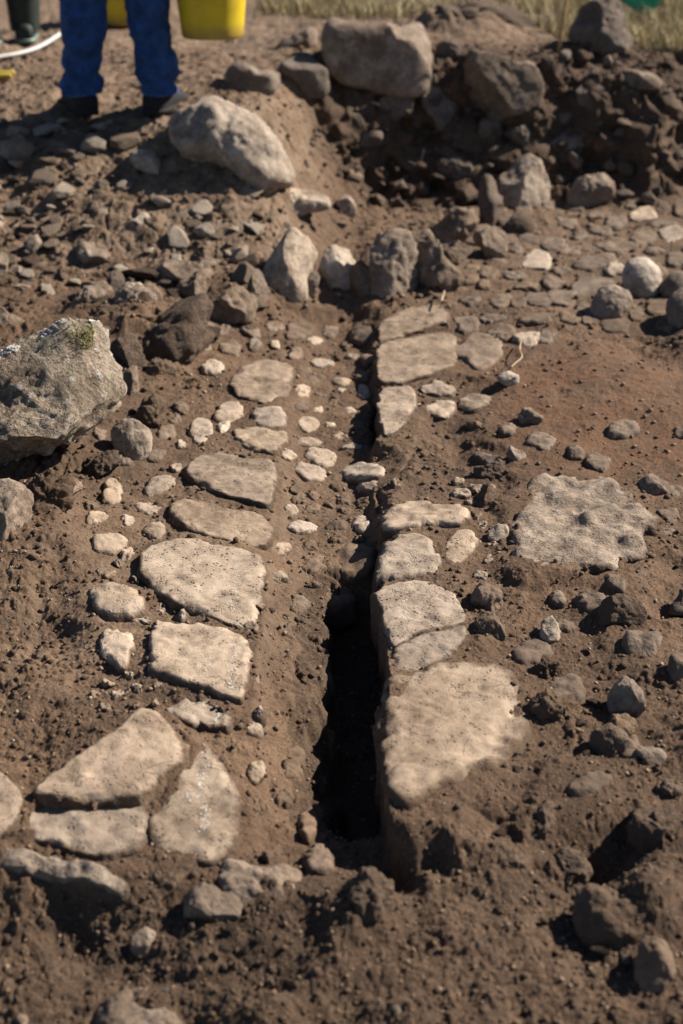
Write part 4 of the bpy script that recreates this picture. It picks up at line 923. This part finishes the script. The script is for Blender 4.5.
# ------------------------------------------------------------------ tubes, lofts, skins
def tube(pts_, rad, n=8, flat=1.0, cap=True):
    P = np.array(pts_, float); m = len(P); rad = np.broadcast_to(rad, (m,)); V = []; Fc = []
    for i in range(m):
        t = P[min(i+1, m-1)]-P[max(i-1, 0)]; t /= np.linalg.norm(t)+1e-9
        up = np.array([0, 0, 1.]) if abs(t[2]) < .9 else np.array([0, 1., 0])
        s = np.cross(t, up); s /= np.linalg.norm(s); u = np.cross(s, t)
        for k in range(n):
            a = 2*math.pi*k/n; V.append(P[i]+rad[i]*(math.cos(a)*s+math.sin(a)*u*flat))
    for i in range(m-1):
        for k in range(n): Fc.append((i*n+k, i*n+(k+1) % n, (i+1)*n+(k+1) % n, (i+1)*n+k))
    if cap: Fc.append(tuple(range(n))[::-1]); Fc.append(tuple((m-1)*n+k for k in range(n)))
    return np.array(V), Fc

def smooth_path(p, k=3):
    p = np.array(p, float)
    for _ in range(k):
        q = [p[0]]
        for a, b in zip(p[:-1], p[1:]): q += [a*.75+b*.25, a*.25+b*.75]
        q.append(p[-1]); p = np.array(q)
    return p

def lathe(prof, n=48, closed=False):
    V = []; Fc = []; m = len(prof)
    for r, z in prof:
        for k in range(n):
            a = 2*math.pi*k/n; V.append((r*math.cos(a), r*math.sin(a), z))
    for i in range(m-1):
        for k in range(n): Fc.append((i*n+k, i*n+(k+1) % n, (i+1)*n+(k+1) % n, (i+1)*n+k))
    return np.array(V), Fc

def join(*vf):
    V = []; Fc = []; b = 0
    for v, f in vf:
        V.append(np.asarray(v)); Fc += [tuple(int(i)+b for i in q) for q in f]; b += len(v)
    return np.concatenate(V), Fc

def skinned(name, nodes, edges, mat, parent, sub=2):
    me = bpy.data.meshes.new(name); me.from_pydata([n[0] for n in nodes], edges, []); me.update()
    o = bpy.data.objects.new(name+'_build', me); C.objects.link(o)
    o.modifiers.new('skin', 'SKIN'); s = o.modifiers.new('sub', 'SUBSURF'); s.levels = sub; s.render_levels = sub
    for i, nd in enumerate(nodes):
        sv = me.skin_vertices[0].data[i]; r_ = nd[1]; sv.radius = r_ if isinstance(r_, tuple) else (r_, r_); sv.use_root = i == 0
    bpy.context.view_layer.update()
    dg = bpy.context.evaluated_depsgraph_get()
    out = bpy.data.meshes.new_from_object(o.evaluated_get(dg))
    bpy.data.objects.remove(o)
    out.name = name; out.materials.clear(); out.materials.append(M[mat])
    out.polygons.foreach_set('use_smooth', np.ones(len(out.polygons), bool))
    r = bpy.data.objects.new(name, out); C.objects.link(r); r.parent = parent
    return r

def leg_loft(x0, x1, seed, z0=.075, z1=.86):
    """one trouser leg from hem to crotch, with gathered cloth folds"""
    zs = np.linspace(z0, z1, 90); n = 64; V = []; Fc = []
    for i, z in enumerate(zs):
        t = (z-z0)/(z1-z0); cx = x0+(x1-x0)*t**.8; cy = .012*math.sin(t*3)-.015
        rx = np.interp(z, [.075, .2, .45, .62, .86], [.076, .080, .098, .104, .112]); ry = np.interp(z, [.075, .2, .45, .62, .86], [.094, .092, .098, .11, .125])
        a = np.linspace(0, 2*math.pi, n, endpoint=False)
        p = np.c_[np.cos(a), np.sin(a), np.full(n, 0.)]
        q = np.c_[np.cos(a)*.1+cx, np.sin(a)*.1, np.full(n, z*1.0)]
        q2 = q.copy(); q2[:, 2] = z*2.2+.12*np.sin(a+seed)
        f = .015*n3(q2, .12, seed)+.011*(.4-np.abs(n3(q2, .075, seed+1)))+.003*n3(q, .02, seed+2)
        f = f*(.5+1.1*np.exp(-((z-.16)/.12)**2)+.7*np.exp(-((z-.5)/.1)**2))
        if z < .095: f = f*.5+.003
        V.append(np.c_[cx+np.cos(a)*(rx+f), cy+np.sin(a)*(ry+f), np.full(n, z)+.004*np.sin(a*2+seed)*(1-t)])
    for i in range(len(zs)-1):
        for k in range(n): Fc.append((i*n+k, i*n+(k+1) % n, (i+1)*n+(k+1) % n, (i+1)*n+k))
    V = np.concatenate(V)
    return V, Fc

def hem_loft(x0, seed):
    V = []; n = 64; Fc = []
    for j, (z, d) in enumerate([(.074, .0), (.0745, .002), (.079, .002), (.0795, .0)]):
        a = np.linspace(0, 2*math.pi, n, endpoint=False)
        V.append(np.c_[x0+np.cos(a)*(.0785+d), -.015+np.sin(a)*(.0965+d), np.full(n, z)+.004*np.sin(a*2+seed)])
    for i in range(3):
        for k in range(n): Fc.append((i*n+k, i*n+(k+1) % n, (i+1)*n+(k+1) % n, (i+1)*n+k))
    return np.concatenate(V), Fc

def shoe(x0, rot=0., L=.29, hgt=.085):
    """toe towards +y"""
    sec = [(-.105, .026, .055), (-.095, .042, .09), (-.04, .050, .10), (.02, .050, .105), (.07, .052, .085), (.12, .056, .066), (.175, .055, .055), (.205, .042, .046), (.224, .018, .03)]
    V = []; Fc = []; n = 20
    for y, w, h in sec:
        for k in range(n):
            a = 2*math.pi*k/n; c, s = math.cos(a), math.sin(a)
            x = w*np.sign(c)*abs(c)**.7; z = h*.5+h*.5*np.sign(s)*abs(s)**(.5 if s < 0 else .9)
            V.append((x, y, z))
    m = len(sec)
    for i in range(m-1):
        for k in range(n): Fc.append((i*n+k, (i+1)*n+k, (i+1)*n+(k+1) % n, i*n+(k+1) % n))
    Fc.append(tuple(range(n))); Fc.append(tuple((m-1)*n+k for k in range(n))[::-1])
    V = np.array(V); ca, sa = math.cos(rot), math.sin(rot)
    return np.c_[x0+V[:, 0]*ca-V[:, 1]*sa, V[:, 0]*sa+V[:, 1]*ca, V[:, 2]], Fc

def sole(x0, rot=0.):
    o = [(-.036, -.112), (.036, -.112), (.054, -.04), (.053, .04), (.06, .12), (.055, .19), (.024, .23), (-.024, .23), (-.055, .19), (-.06, .12), (-.053, .04), (-.054, -.04)]
    n = len(o); ca, sa = math.cos(rot), math.sin(rot)
    V = [(x0+x*ca-y*sa, x*sa+y*ca, z) for z in (-.004, .018) for x, y in o]
    Fc = [tuple(range(n))[::-1], tuple(range(n, 2*n))]+[(k, (k+1) % n, n+(k+1) % n, n+k) for k in range(n)]
    return np.array(V), Fc

def human(loc, rz, label, stance, top, legs, boots, hand=(.38, 0, .77), grip=True, foot_dz=(0, 0)):
    root = empty('person', loc, rz); tag(root, label, 'person')
    s = stance
    N = []; E = []
    def add(p, r, par=None):
        N.append((p, r)); i = len(N)-1
        if par is not None: E.append((par, i))
        return i
    pel = add((0, 0, .93), (.13, .10)); ab = add((0, 0, 1.10), (.12, .09), pel); ch = add((0, 0, 1.30), (.14, .10), ab); nk0 = add((0, -.005, 1.44), (.07, .06), ch)
    nk = add((0, .01, 1.52), .052, nk0); hd0 = add((0, .02, 1.60), (.068, .08), nk); hd1 = add((0, .02, 1.68), (.075, .09), hd0); add((0, .01, 1.745), (.05, .06), hd1)
    hand = np.array(hand)
    for sg in (-1, 1):
        hip = add((sg*.09, 0, .86), .075, pel); kn = add((sg*(.09+(s-.09)*.5), .02, .47), .05, hip); an = add((sg*s, -.01, .10), .035, kn); add((sg*s, .12, .035), (.03, .02), an)
        sh = add((sg*.18, 0, 1.40), .052, nk0)
        if sg > 0:
            wr = hand+np.array([.012, 0, .085]); el = (np.array([.18, 0, 1.40])+wr)/2+np.array([.05, -.05, .0])
        else:
            wr = np.array([-.20, .20, 1.02]); el = np.array([-.27, -.05, 1.12])
        e = add(tuple(el), .038, sh); w = add(tuple(wr), .026, e)
        if sg > 0:
            pa = add(tuple(hand+np.array([.022, 0, .04])), (.014, .036), w)
            for j, ln in enumerate((.9, 1, .95, .78)):
                y = .030-.020*j
                a = add(tuple(hand+np.array([.026, y, .012])), .0095, pa); b = add(tuple(hand+np.array([.016*ln+.006, y, -.016*ln])), .009, a); c = add(tuple(hand+np.array([-.010*ln, y, -.020*ln])), .0085, b); add(tuple(hand+np.array([-.022*ln, y, -.004])), .0075, c)
            a = add(tuple(hand+np.array([.012, .048, .045])), .011, pa); b = add(tuple(hand+np.array([-.008, .050, .022])), .010, a); add(tuple(hand+np.array([-.020, .036, .006])), .0085, b)
        else:
            pa = add(tuple(wr+np.array([.02, .06, -.005])), (.036, .015), w)
            for j, ln in enumerate((.85, 1, .95, .75)):
                x = -.032+.021*j
                a = add(tuple(wr+np.array([.03+x, .105, -.01])), .0095, pa); b = add(tuple(wr+np.array([.035+x, .105+.035*ln, -.022])), .009, a); add(tuple(wr+np.array([.035+x, .10+.05*ln, -.048])), .0075, b)
            a = add(tuple(wr+np.array([.06, .05, 0])), .011, pa); add(tuple(wr+np.array([.075, .08, -.012])), .0095, a)
    body = skinned('body', N, E, 'skin', root)
    # face
    V, Fc = join(tube([(0, .10, 1.665), (0, .122, 1.645), (0, .118, 1.635)], [.008, .013, .011], 8), tube([(-.025, .098, 1.605), (0, .106, 1.603), (.025, .098, 1.605)], [.004, .007, .004], 8),
                 *[tube([(sg*.074, .0, 1.69), (sg*.084, -.004, 1.665), (sg*.076, .004, 1.635)], [.010, .016, .008], 8, .5) for sg in (-1, 1)])
    link('face', V, Fc, M['skin'], body)
    S, If = ico(2)
    for sg in (-1, 1): link('eye', S*.012+np.array([sg*.032, .095, 1.672]), If, M['eye'], body)
    S, If = ico(4); q = S*np.array([.088, .105, .085])+np.array([0, .008, 1.705]); keep = (S[:, 1] < .55) | (S[:, 2] > .55)
    q[~keep] = (q[~keep]-np.array([0, .008, 1.70]))*.8+np.array([0, .0, 1.70]); q = q+S*(.006*n3(q, .02, 5))[:, None]
    link('hair', q, If, M['hair'], root)
    # clothes
    J = [((0, 0, 1.0), (.165, .125)), ((0, 0, 1.18), (.16, .12)), ((0, 0, 1.34), (.17, .125)), ((0, 0, 1.455), (.09, .075)), ((.19, 0, 1.40), .075), ((-.19, 0, 1.40), .075)]
    wr = hand+np.array([.012, 0, .115]); el = (np.array([.18, 0, 1.40])+wr)/2+np.array([.05, -.05, .0])
    J += [(tuple(el), .058), (tuple(wr), .042), ((-.27, -.05, 1.12), .058), ((-.205, .17, 1.028), .042)]
    skinned('jacket', J, [(0, 1), (1, 2), (2, 3), (2, 4), (2, 5), (4, 6), (6, 7), (5, 8), (8, 9)], top, root)
    hip = []; n = 48
    for z, rx, ry in [(.80, .19, .125), (.86, .195, .135), (.93, .185, .13), (1.0, .17, .122), (1.04, .165, .12)]:
        for k in range(n): a = 2*math.pi*k/n; hip.append((rx*math.cos(a), ry*math.sin(a), z))
    hf = [(i*n+k, i*n+(k+1) % n, (i+1)*n+(k+1) % n, (i+1)*n+k) for i in range(4) for k in range(n)]+[tuple(range(n))[::-1]]
    lo_ = .30 if boots else .075
    V, Fc = join(leg_loft(-s, -.10, 3, lo_), leg_loft(s, .10, 8, lo_), (np.array(hip), hf))
    tr = link('jeans' if legs == 'denim' else 'trousers', V, Fc, M[legs], root)
    for sg, sd in ((-1, 3), (1, 8)):
        if not boots:
            link('hem', *hem_loft(sg*s, sd), M['hem'], tr)
            sh = link('shoe', *shoe(sg*s, sg*-.35), M['shoe'], root); link('sole', *sole(sg*s, sg*-.35), M['shoe'], sh)
        else:
            prof = []
            V, Fc = shoe(sg*s, sg*-.35)
            sec = [(.05, .05, .062), (.10, .054, .064), (.16, .056, .062), (.24, .064, .07), (.32, .07, .078), (.385, .072, .082), (.39, .068, .078)]
            n = 28; B = []
            for z, rx, ry in sec:
                for k in range(n): a = 2*math.pi*k/n; B.append((sg*s+rx*1.45*math.cos(a), -.01+ry*1.25*math.sin(a), z))
            bf = [(i*n+k, i*n+(k+1) % n, (i+1)*n+(k+1) % n, (i+1)*n+k) for i in range(len(sec)-1) for k in range(n)]
            bt = link('rubber_boot', *join((V, Fc), (np.array(B), bf)), M['rubber'], root)
            link('sole', *sole(sg*s, sg*-.35), M['rubberpale'], bt)
    return root

def zat(x, y): return float(macro(np.array([x]), np.array([y]))[0])

fl = hit([84], [111], macro)[0]; fr_ = hit([161], [109], macro)[0]
mid = (fl+fr_)/2; kpm = F/depth_of(mid)
mid[2] = max(fl[2], fr_[2])-.004
half = (fr_[0]-fl[0])/2
hx = (215-122.5)/kpm
worker = human(mid+np.array([0, .0, 0]), .06, 'worker in loose blue jeans and dark shoes standing above the trench holding a yellow bucket', half, 'jacket', 'denim', False, hand=(hx, 0, .785))

def bucket(loc, rz, label, tilt=0., group=None):
    """builder's bucket: open tapered tub, rolled rim, base ring, wire bail"""
    rt = empty('bucket', loc, rz); tag(rt, label, 'bucket', group); rt.rotation_euler = (tilt, 0, rz)
    V, Fc = lathe([(0, .012), (.112, .012), (.118, .004), (.121, .0), (.125, .003), (.128, .014), (.133, .06), (.142, .15), (.151, .235), (.154, .262), (.164, .264), (.166, .275), (.163, .282), (.156, .283), (.151, .276), (.139, .15), (.122, .022), (0, .020)], 64)
    link('tub', V, Fc, M['yellow'], rt)
    V, Fc = lathe([(.1485, .205), (.1565, .207), (.1575, .214), (.1510, .217)], 64); link('band', V, Fc, M['yellow'], rt)
    arc = [(0, .168*math.cos(a), .255+.235*math.sin(a)) for a in np.linspace(0, math.pi, 25)]
    b = link('bail', *tube(arc, .0035, 8), M['metal'], rt)
    g = [(0, .05*t, .255+.235*math.sqrt(max(0, 1-(.05*t/.168)**2))) for t in np.linspace(-1, 1, 7)]
    link('grip', *tube(g, .011, 12), M['shoe'], b)
    for sg in (-1, 1): link('lug', *tube([(0, sg*.152, .255), (0, sg*.172, .255)], .016, 12), M['yellow'], rt)
    return rt
bucket((mid[0]+hx, mid[1]+.02, mid[2]+.785-.49), .06, 'yellow plastic bucket hanging from the hand of the worker in jeans')
p = hit([121], [27], macro)[0]
bucket(p+np.array([0, .13, 0]), .4, 'second yellow bucket standing on the soil, glimpsed between the legs of the worker')
p = hit([4], [42], macro)[0]
human(p+np.array([.0, .02, 0]), .5, 'second worker in dark clothes and rubber boots, mostly cut off by the frame', .11, 'trouser', 'trouser', True, hand=(.30, .05, .80))

# white flat hose lying on the bare soil
hp = hit([-120, -60, -5, 14, 30, 44, 56, 66, 78, 92], [77, 71, 62, 59, 55, 49, 41, 34, 29, 26], macro)+np.array([0, 0, .020])
tag(link('hose', *tube(smooth_path(hp), .013, 10, .7), M['white']), 'white hose curving over bare soil beside the worker in jeans', 'hose')

def rbox(sx, sy, sz, b=.006):
    bm = bmesh.new(); bmesh.ops.create_cube(bm, size=1)
    for v in bm.verts: v.co = (v.co.x*sx, v.co.y*sy, v.co.z*sz)
    bmesh.ops.bevel(bm, geom=bm.edges[:], offset=b, segments=3, affect='EDGES', profile=.5)
    V = np.array([v.co[:] for v in bm.verts]); bm.verts.index_update(); Fc = [tuple(v.index for v in f.verts) for f in bm.faces]; bm.free()
    return V, Fc
p = hit([1], [80], macro)[0]
t = empty('hand_tool', p, .15); tag(t, 'small yellow plastic tool handle lying on soil near the white hose', 'tool')
a, f = rbox(.13, .04, .026, .010); link('grip', a+np.array([-.015, 0, .016]), f, M['yellow'], t)
a, f = rbox(.10, .04, .026, .010); link('grip', a+np.array([.01, .06, .02]), f, M['yellow'], t)
a, f = rbox(.04, .10, .016, .006); link('bridge', a+np.array([-.06, .03, .012]), f, M['shoe'], t)

# green scoop leaning behind the boulder in the grass
p = hit([632], [30], base)[0]; dd = depth_of(p)+.35; kk = dd/F
cen = CAM+ray([640], [-6])[0]*dd
e1 = np.array([28, 0, -18.])*kk; e1 /= np.linalg.norm(e1); e2 = np.cross(np.array([0, 1., 0]), e1); e3 = np.array([0, 1., 0])
e2 = -e2 if e2[2] < 0 else e2
sc = empty('scoop', (cen[0], cen[1], cen[2])); tag(sc, 'green plastic scoop tipped up behind the brown boulder in the grass', 'scoop')
def fr3(v): return v[:, :1]*e1+v[:, 1:2]*e2+v[:, 2:]*e3
a1 = rbox(.20, .008, .13, .003); w1 = rbox(.008, .16, .13, .003); bk = rbox(.20, .16, .008, .003)
V, Fc = join((a1[0]+np.array([0, -.08, 0]), a1[1]), (w1[0]+np.array([.1, 0, 0]), w1[1]), (w1[0]+np.array([-.1, 0, 0]), w1[1]), (bk[0]+np.array([0, 0, .065]), bk[1]), (bk[0]*np.array([1, .97, 1])+np.array([0, .0, -.06]), bk[1]))
link('pan', fr3(V), Fc, M['green'], sc)
V, Fc = tube([(0, .08, 0), (0, .15, .01), (0, .24, .02)], [.016, .014, .016], 12); link('handle', fr3(V), Fc, M['green'], sc)

sp0 = hit([557], [52], base)[0]; k_ = depth_of(sp0)/F
tag(link('stake', *tube([sp0+np.array([0, 0, -.05]), sp0+np.array([4*k_, 0, 25*k_]), sp0+np.array([7*k_, .0, 62*k_]), sp0+np.array([12*k_, 0, 110*k_])], [.008, .0075, .007, .006], 8), M['wood']), 'thin wooden stake standing in the top of the bank near the grass', 'stake')

# roots and twigs
def root_px(label, pts_, fn=macro, dz=.012, r=.0016):
    P = hit([a for a, b in pts_], [b for a, b in pts_], fn)+np.array([0, 0, dz])
    tag(link('dry_root', *tube(smooth_path(P, 2), r, 6), M['straw']), label, 'root')
root_px('thin dry rootlet curling on the soil below the white-topped cobbles', [(521,346),(519,356),(523,363),(515,369),(511,373)], dz=.02, r=.0022)
root_px('short pale twig on the drain floor at the lip of the deep slot', [(330,620),(331,626),(334,631)], dz=.03, r=.0025)
root_px('dry rootlet hanging in the hollow under the large squared block', [(347,128),(352,118),(362,115),(372,108),(380,112)], dz=.03, r=.0035)
root_px('pale straw stalk standing in the hollow beneath the bank', [(420,176),(424,160)], dz=.05, r=.003)
root_px('pale straw bit lying beside the cracked far slab', [(441,312),(443,306),(444,302)], dz=.04, r=.003)

# ------------------------------------------------------------------ grass
def blades(name, pos, h0, h1, w, seed, mat, parent=None, loc=None, lean=.6):
    g = np.random.default_rng(seed); n = len(pos)
    a = g.random(n)*6.28; h = h0+(h1-h0)*g.random(n); lx = (g.random(n)-.5)*2*lean*h; ly = (g.random(n)-.5)*2*lean*h
    s = np.c_[np.cos(a), np.sin(a), 0*a]*w
    m1 = pos+np.c_[lx*.35, ly*.35, h*.6]; tip = pos+np.c_[lx, ly, h]
    V = np.stack([pos-s, pos+s, m1+s*.7, m1-s*.7, tip], 1).reshape(-1, 3)
    b = (np.arange(n)*5)[:, None]
    Fc = np.concatenate([np.concatenate([b+0, b+1, b+2], 1), np.concatenate([b, b+2, b+3], 1), np.concatenate([b+3, b+2, b+4], 1)])
    return link(name, V, Fc, M[mat], parent, loc=loc, attrs={'tone': np.repeat(g.random(n), 5)})
def m_grass():
    s = NT('grass'); t = s.attr('tone'); n = s.noise(1.6, 4, .6)
    col = s.mix(s.mr(t, .1, .9), (.28, .225, .115), (.52, .44, .27))
    col = s.mix(s.math('MULTIPLY', s.mr(n, .48, .68), s.mr(t, .7, .15)), col, (.10, .115, .04))
    return s.done(col, .8)
M['grass'] = m_grass()
g = np.random.default_rng(5)
n = 80000; gx = g.uniform(-1.0, 3.6, n); gy = 6.9+g.random(n)**1.6*5.8
edge = np.interp(gx, [-1, -.62, -.5, -.1, .5, .9, 1.1, 1.3, 1.8, 3.6], [30, 30, 8.6, 8.4, 8.2, 7.9, 7.45, 7.15, 6.98, 6.95])+.14*n2(gx/.25, gy/.25, 90)
k_ = (gy > edge) & (np.abs(gx) < .30*(gy*cp+.63)) & (n2(gx/.12, gy/.12, 91)+.9*n2(gx/.45, gy/.45, 92) > -.30)
gx, gy = gx[k_], gy[k_]; gz, _ = fine(gx, gy)
o = blades('grass', np.c_[gx, gy, gz-.006], .02, .12, .0035, 6, 'grass'); o['kind'] = 'stuff'
tp = hit([84], [337], lambda x, y: base(x, y)+0)[0]
# tuft on the peak of the lichen boulder: find the boulder's own surface near that pixel
LV = np.array([v.co[:] for v in lich.data.vertices])+np.array(lich.location)
dv = LV-CAM; zz = dv @ FWD; ppx = 341.5+F*(dv @ RIGHT)/zz; ppy = 512-F*(dv @ UP)/zz
sel = np.where((np.hypot((ppx-78)/22, (ppy-336)/14) < 1) & (zz < np.percentile(zz, 55)))[0]
if len(sel) == 0: sel = np.argsort(np.hypot(ppx-82, ppy-334)+zz*30)[:60]
pos = LV[sel]; pos = pos[n3(pos, .03, 9) > -.05]; pos = np.repeat(pos, 5, 0)[:2500]; pos = pos+g.normal(0, .006, pos.shape)
def m_moss():
    s = NT('moss'); t = s.attr('tone'); return s.done(s.mix(t, (.06, .075, .018), (.30, .28, .09)), .9)
M['moss'] = m_moss()
blades('grass_tuft', pos-np.array(lich.location), .004, .014, .0013, 8, 'moss', lich, lean=1.4)

# pale crust along the upper edge of the boulder, a part of it
nl = np.array([v.normal[:] for v in lich.data.vertices]); face = ((CAM-LV)*nl).sum(1) > 0
best = np.full(len(LV), 1e9)
for (ax, ay), (bx, by) in zip([(-5, 357), (38, 336), (72, 315)], [(38, 336), (72, 315), (90, 320)]):
    t_ = np.clip(((ppx-ax)*(bx-ax)+(ppy-ay)*(by-ay))/((bx-ax)**2+(by-ay)**2), 0, 1)
    best = np.minimum(best, np.hypot(ppx-ax-t_*(bx-ax), ppy-ay-t_*(by-ay)))
sel = np.where((best < 3.2) & face & (n3(LV, .03, 44) > -.25))[0]
V = []; Fc = []; r_ = random.Random(3)
for i in sel:
    nn = nl[i]; a = np.cross(nn, [0, 0, 1.]); a /= np.linalg.norm(a)+1e-9; b2 = np.cross(nn, a); b = len(V); q = 6; rr = r_.uniform(.0025, .0065); c = LV[i]+nn*.0012
    for k in range(q): th = 2*math.pi*k/q; s_ = rr*r_.uniform(.6, 1.3); V.append(c+a*s_*math.cos(th)+b2*s_*math.sin(th)-nn*.0008)
    V.append(c+nn*.0010)
    for k in range(q): Fc.append((b+k, b+(k+1) % q, b+q))
if V: link('lichen', np.array(V)-np.array(lich.location), Fc, M['chalk'], lich)['kind'] = 'stuff'

# ------------------------------------------------------------------ light, air, camera
scn = bpy.context.scene
EL, AZ = 37., 24.          # height of the sun; how far behind the scene's right side it stands
sd = np.array([math.cos(R(EL))*math.cos(R(AZ)), math.cos(R(EL))*math.sin(R(AZ)), math.sin(R(EL))])
w = bpy.data.worlds.new('World'); scn.world = w; w.use_nodes = True
sky = w.node_tree.nodes.new('ShaderNodeTexSky'); sky.sky_type = 'NISHITA'; sky.sun_disc = False
sky.sun_elevation = R(EL); sky.altitude = 1500; sky.air_density = .75; sky.dust_density = .4; sky.sun_rotation = math.atan2(sd[0], sd[1])
bg = w.node_tree.nodes['Background']; bg.inputs['Strength'].default_value = .05
w.node_tree.links.new(sky.outputs[0], bg.inputs[0])
L = bpy.data.lights.new('sun', 'SUN'); L.energy = 5.0; L.angle = R(.5); L.color = (1, .92, .805)
lo = bpy.data.objects.new('sun', L); C.objects.link(lo); lo.rotation_euler = Vector(sd).to_track_quat('Z', 'Y').to_euler(); lo.location = (4, 3, 6)
cam = bpy.data.cameras.new('camera'); co_ = bpy.data.objects.new('camera', cam); C.objects.link(co_)
co_.location = (0, 0, CAMZ); co_.rotation_euler = (R(90)-PITCH, 0, 0)
cam.sensor_fit = 'VERTICAL'; cam.sensor_height = 36; cam.lens = F*36/1024; cam.clip_end = 500; cam.clip_start = .05
cam.dof.use_dof = True; cam.dof.focus_distance = 3.25; cam.dof.aperture_fstop = 2.8
scn.camera = co_
scn.view_settings.view_transform = 'Standard'; scn.view_settings.look = 'None'; scn.view_settings.exposure = 1.06; scn.view_settings.gamma = 1
scn.view_settings.use_curve_mapping = False
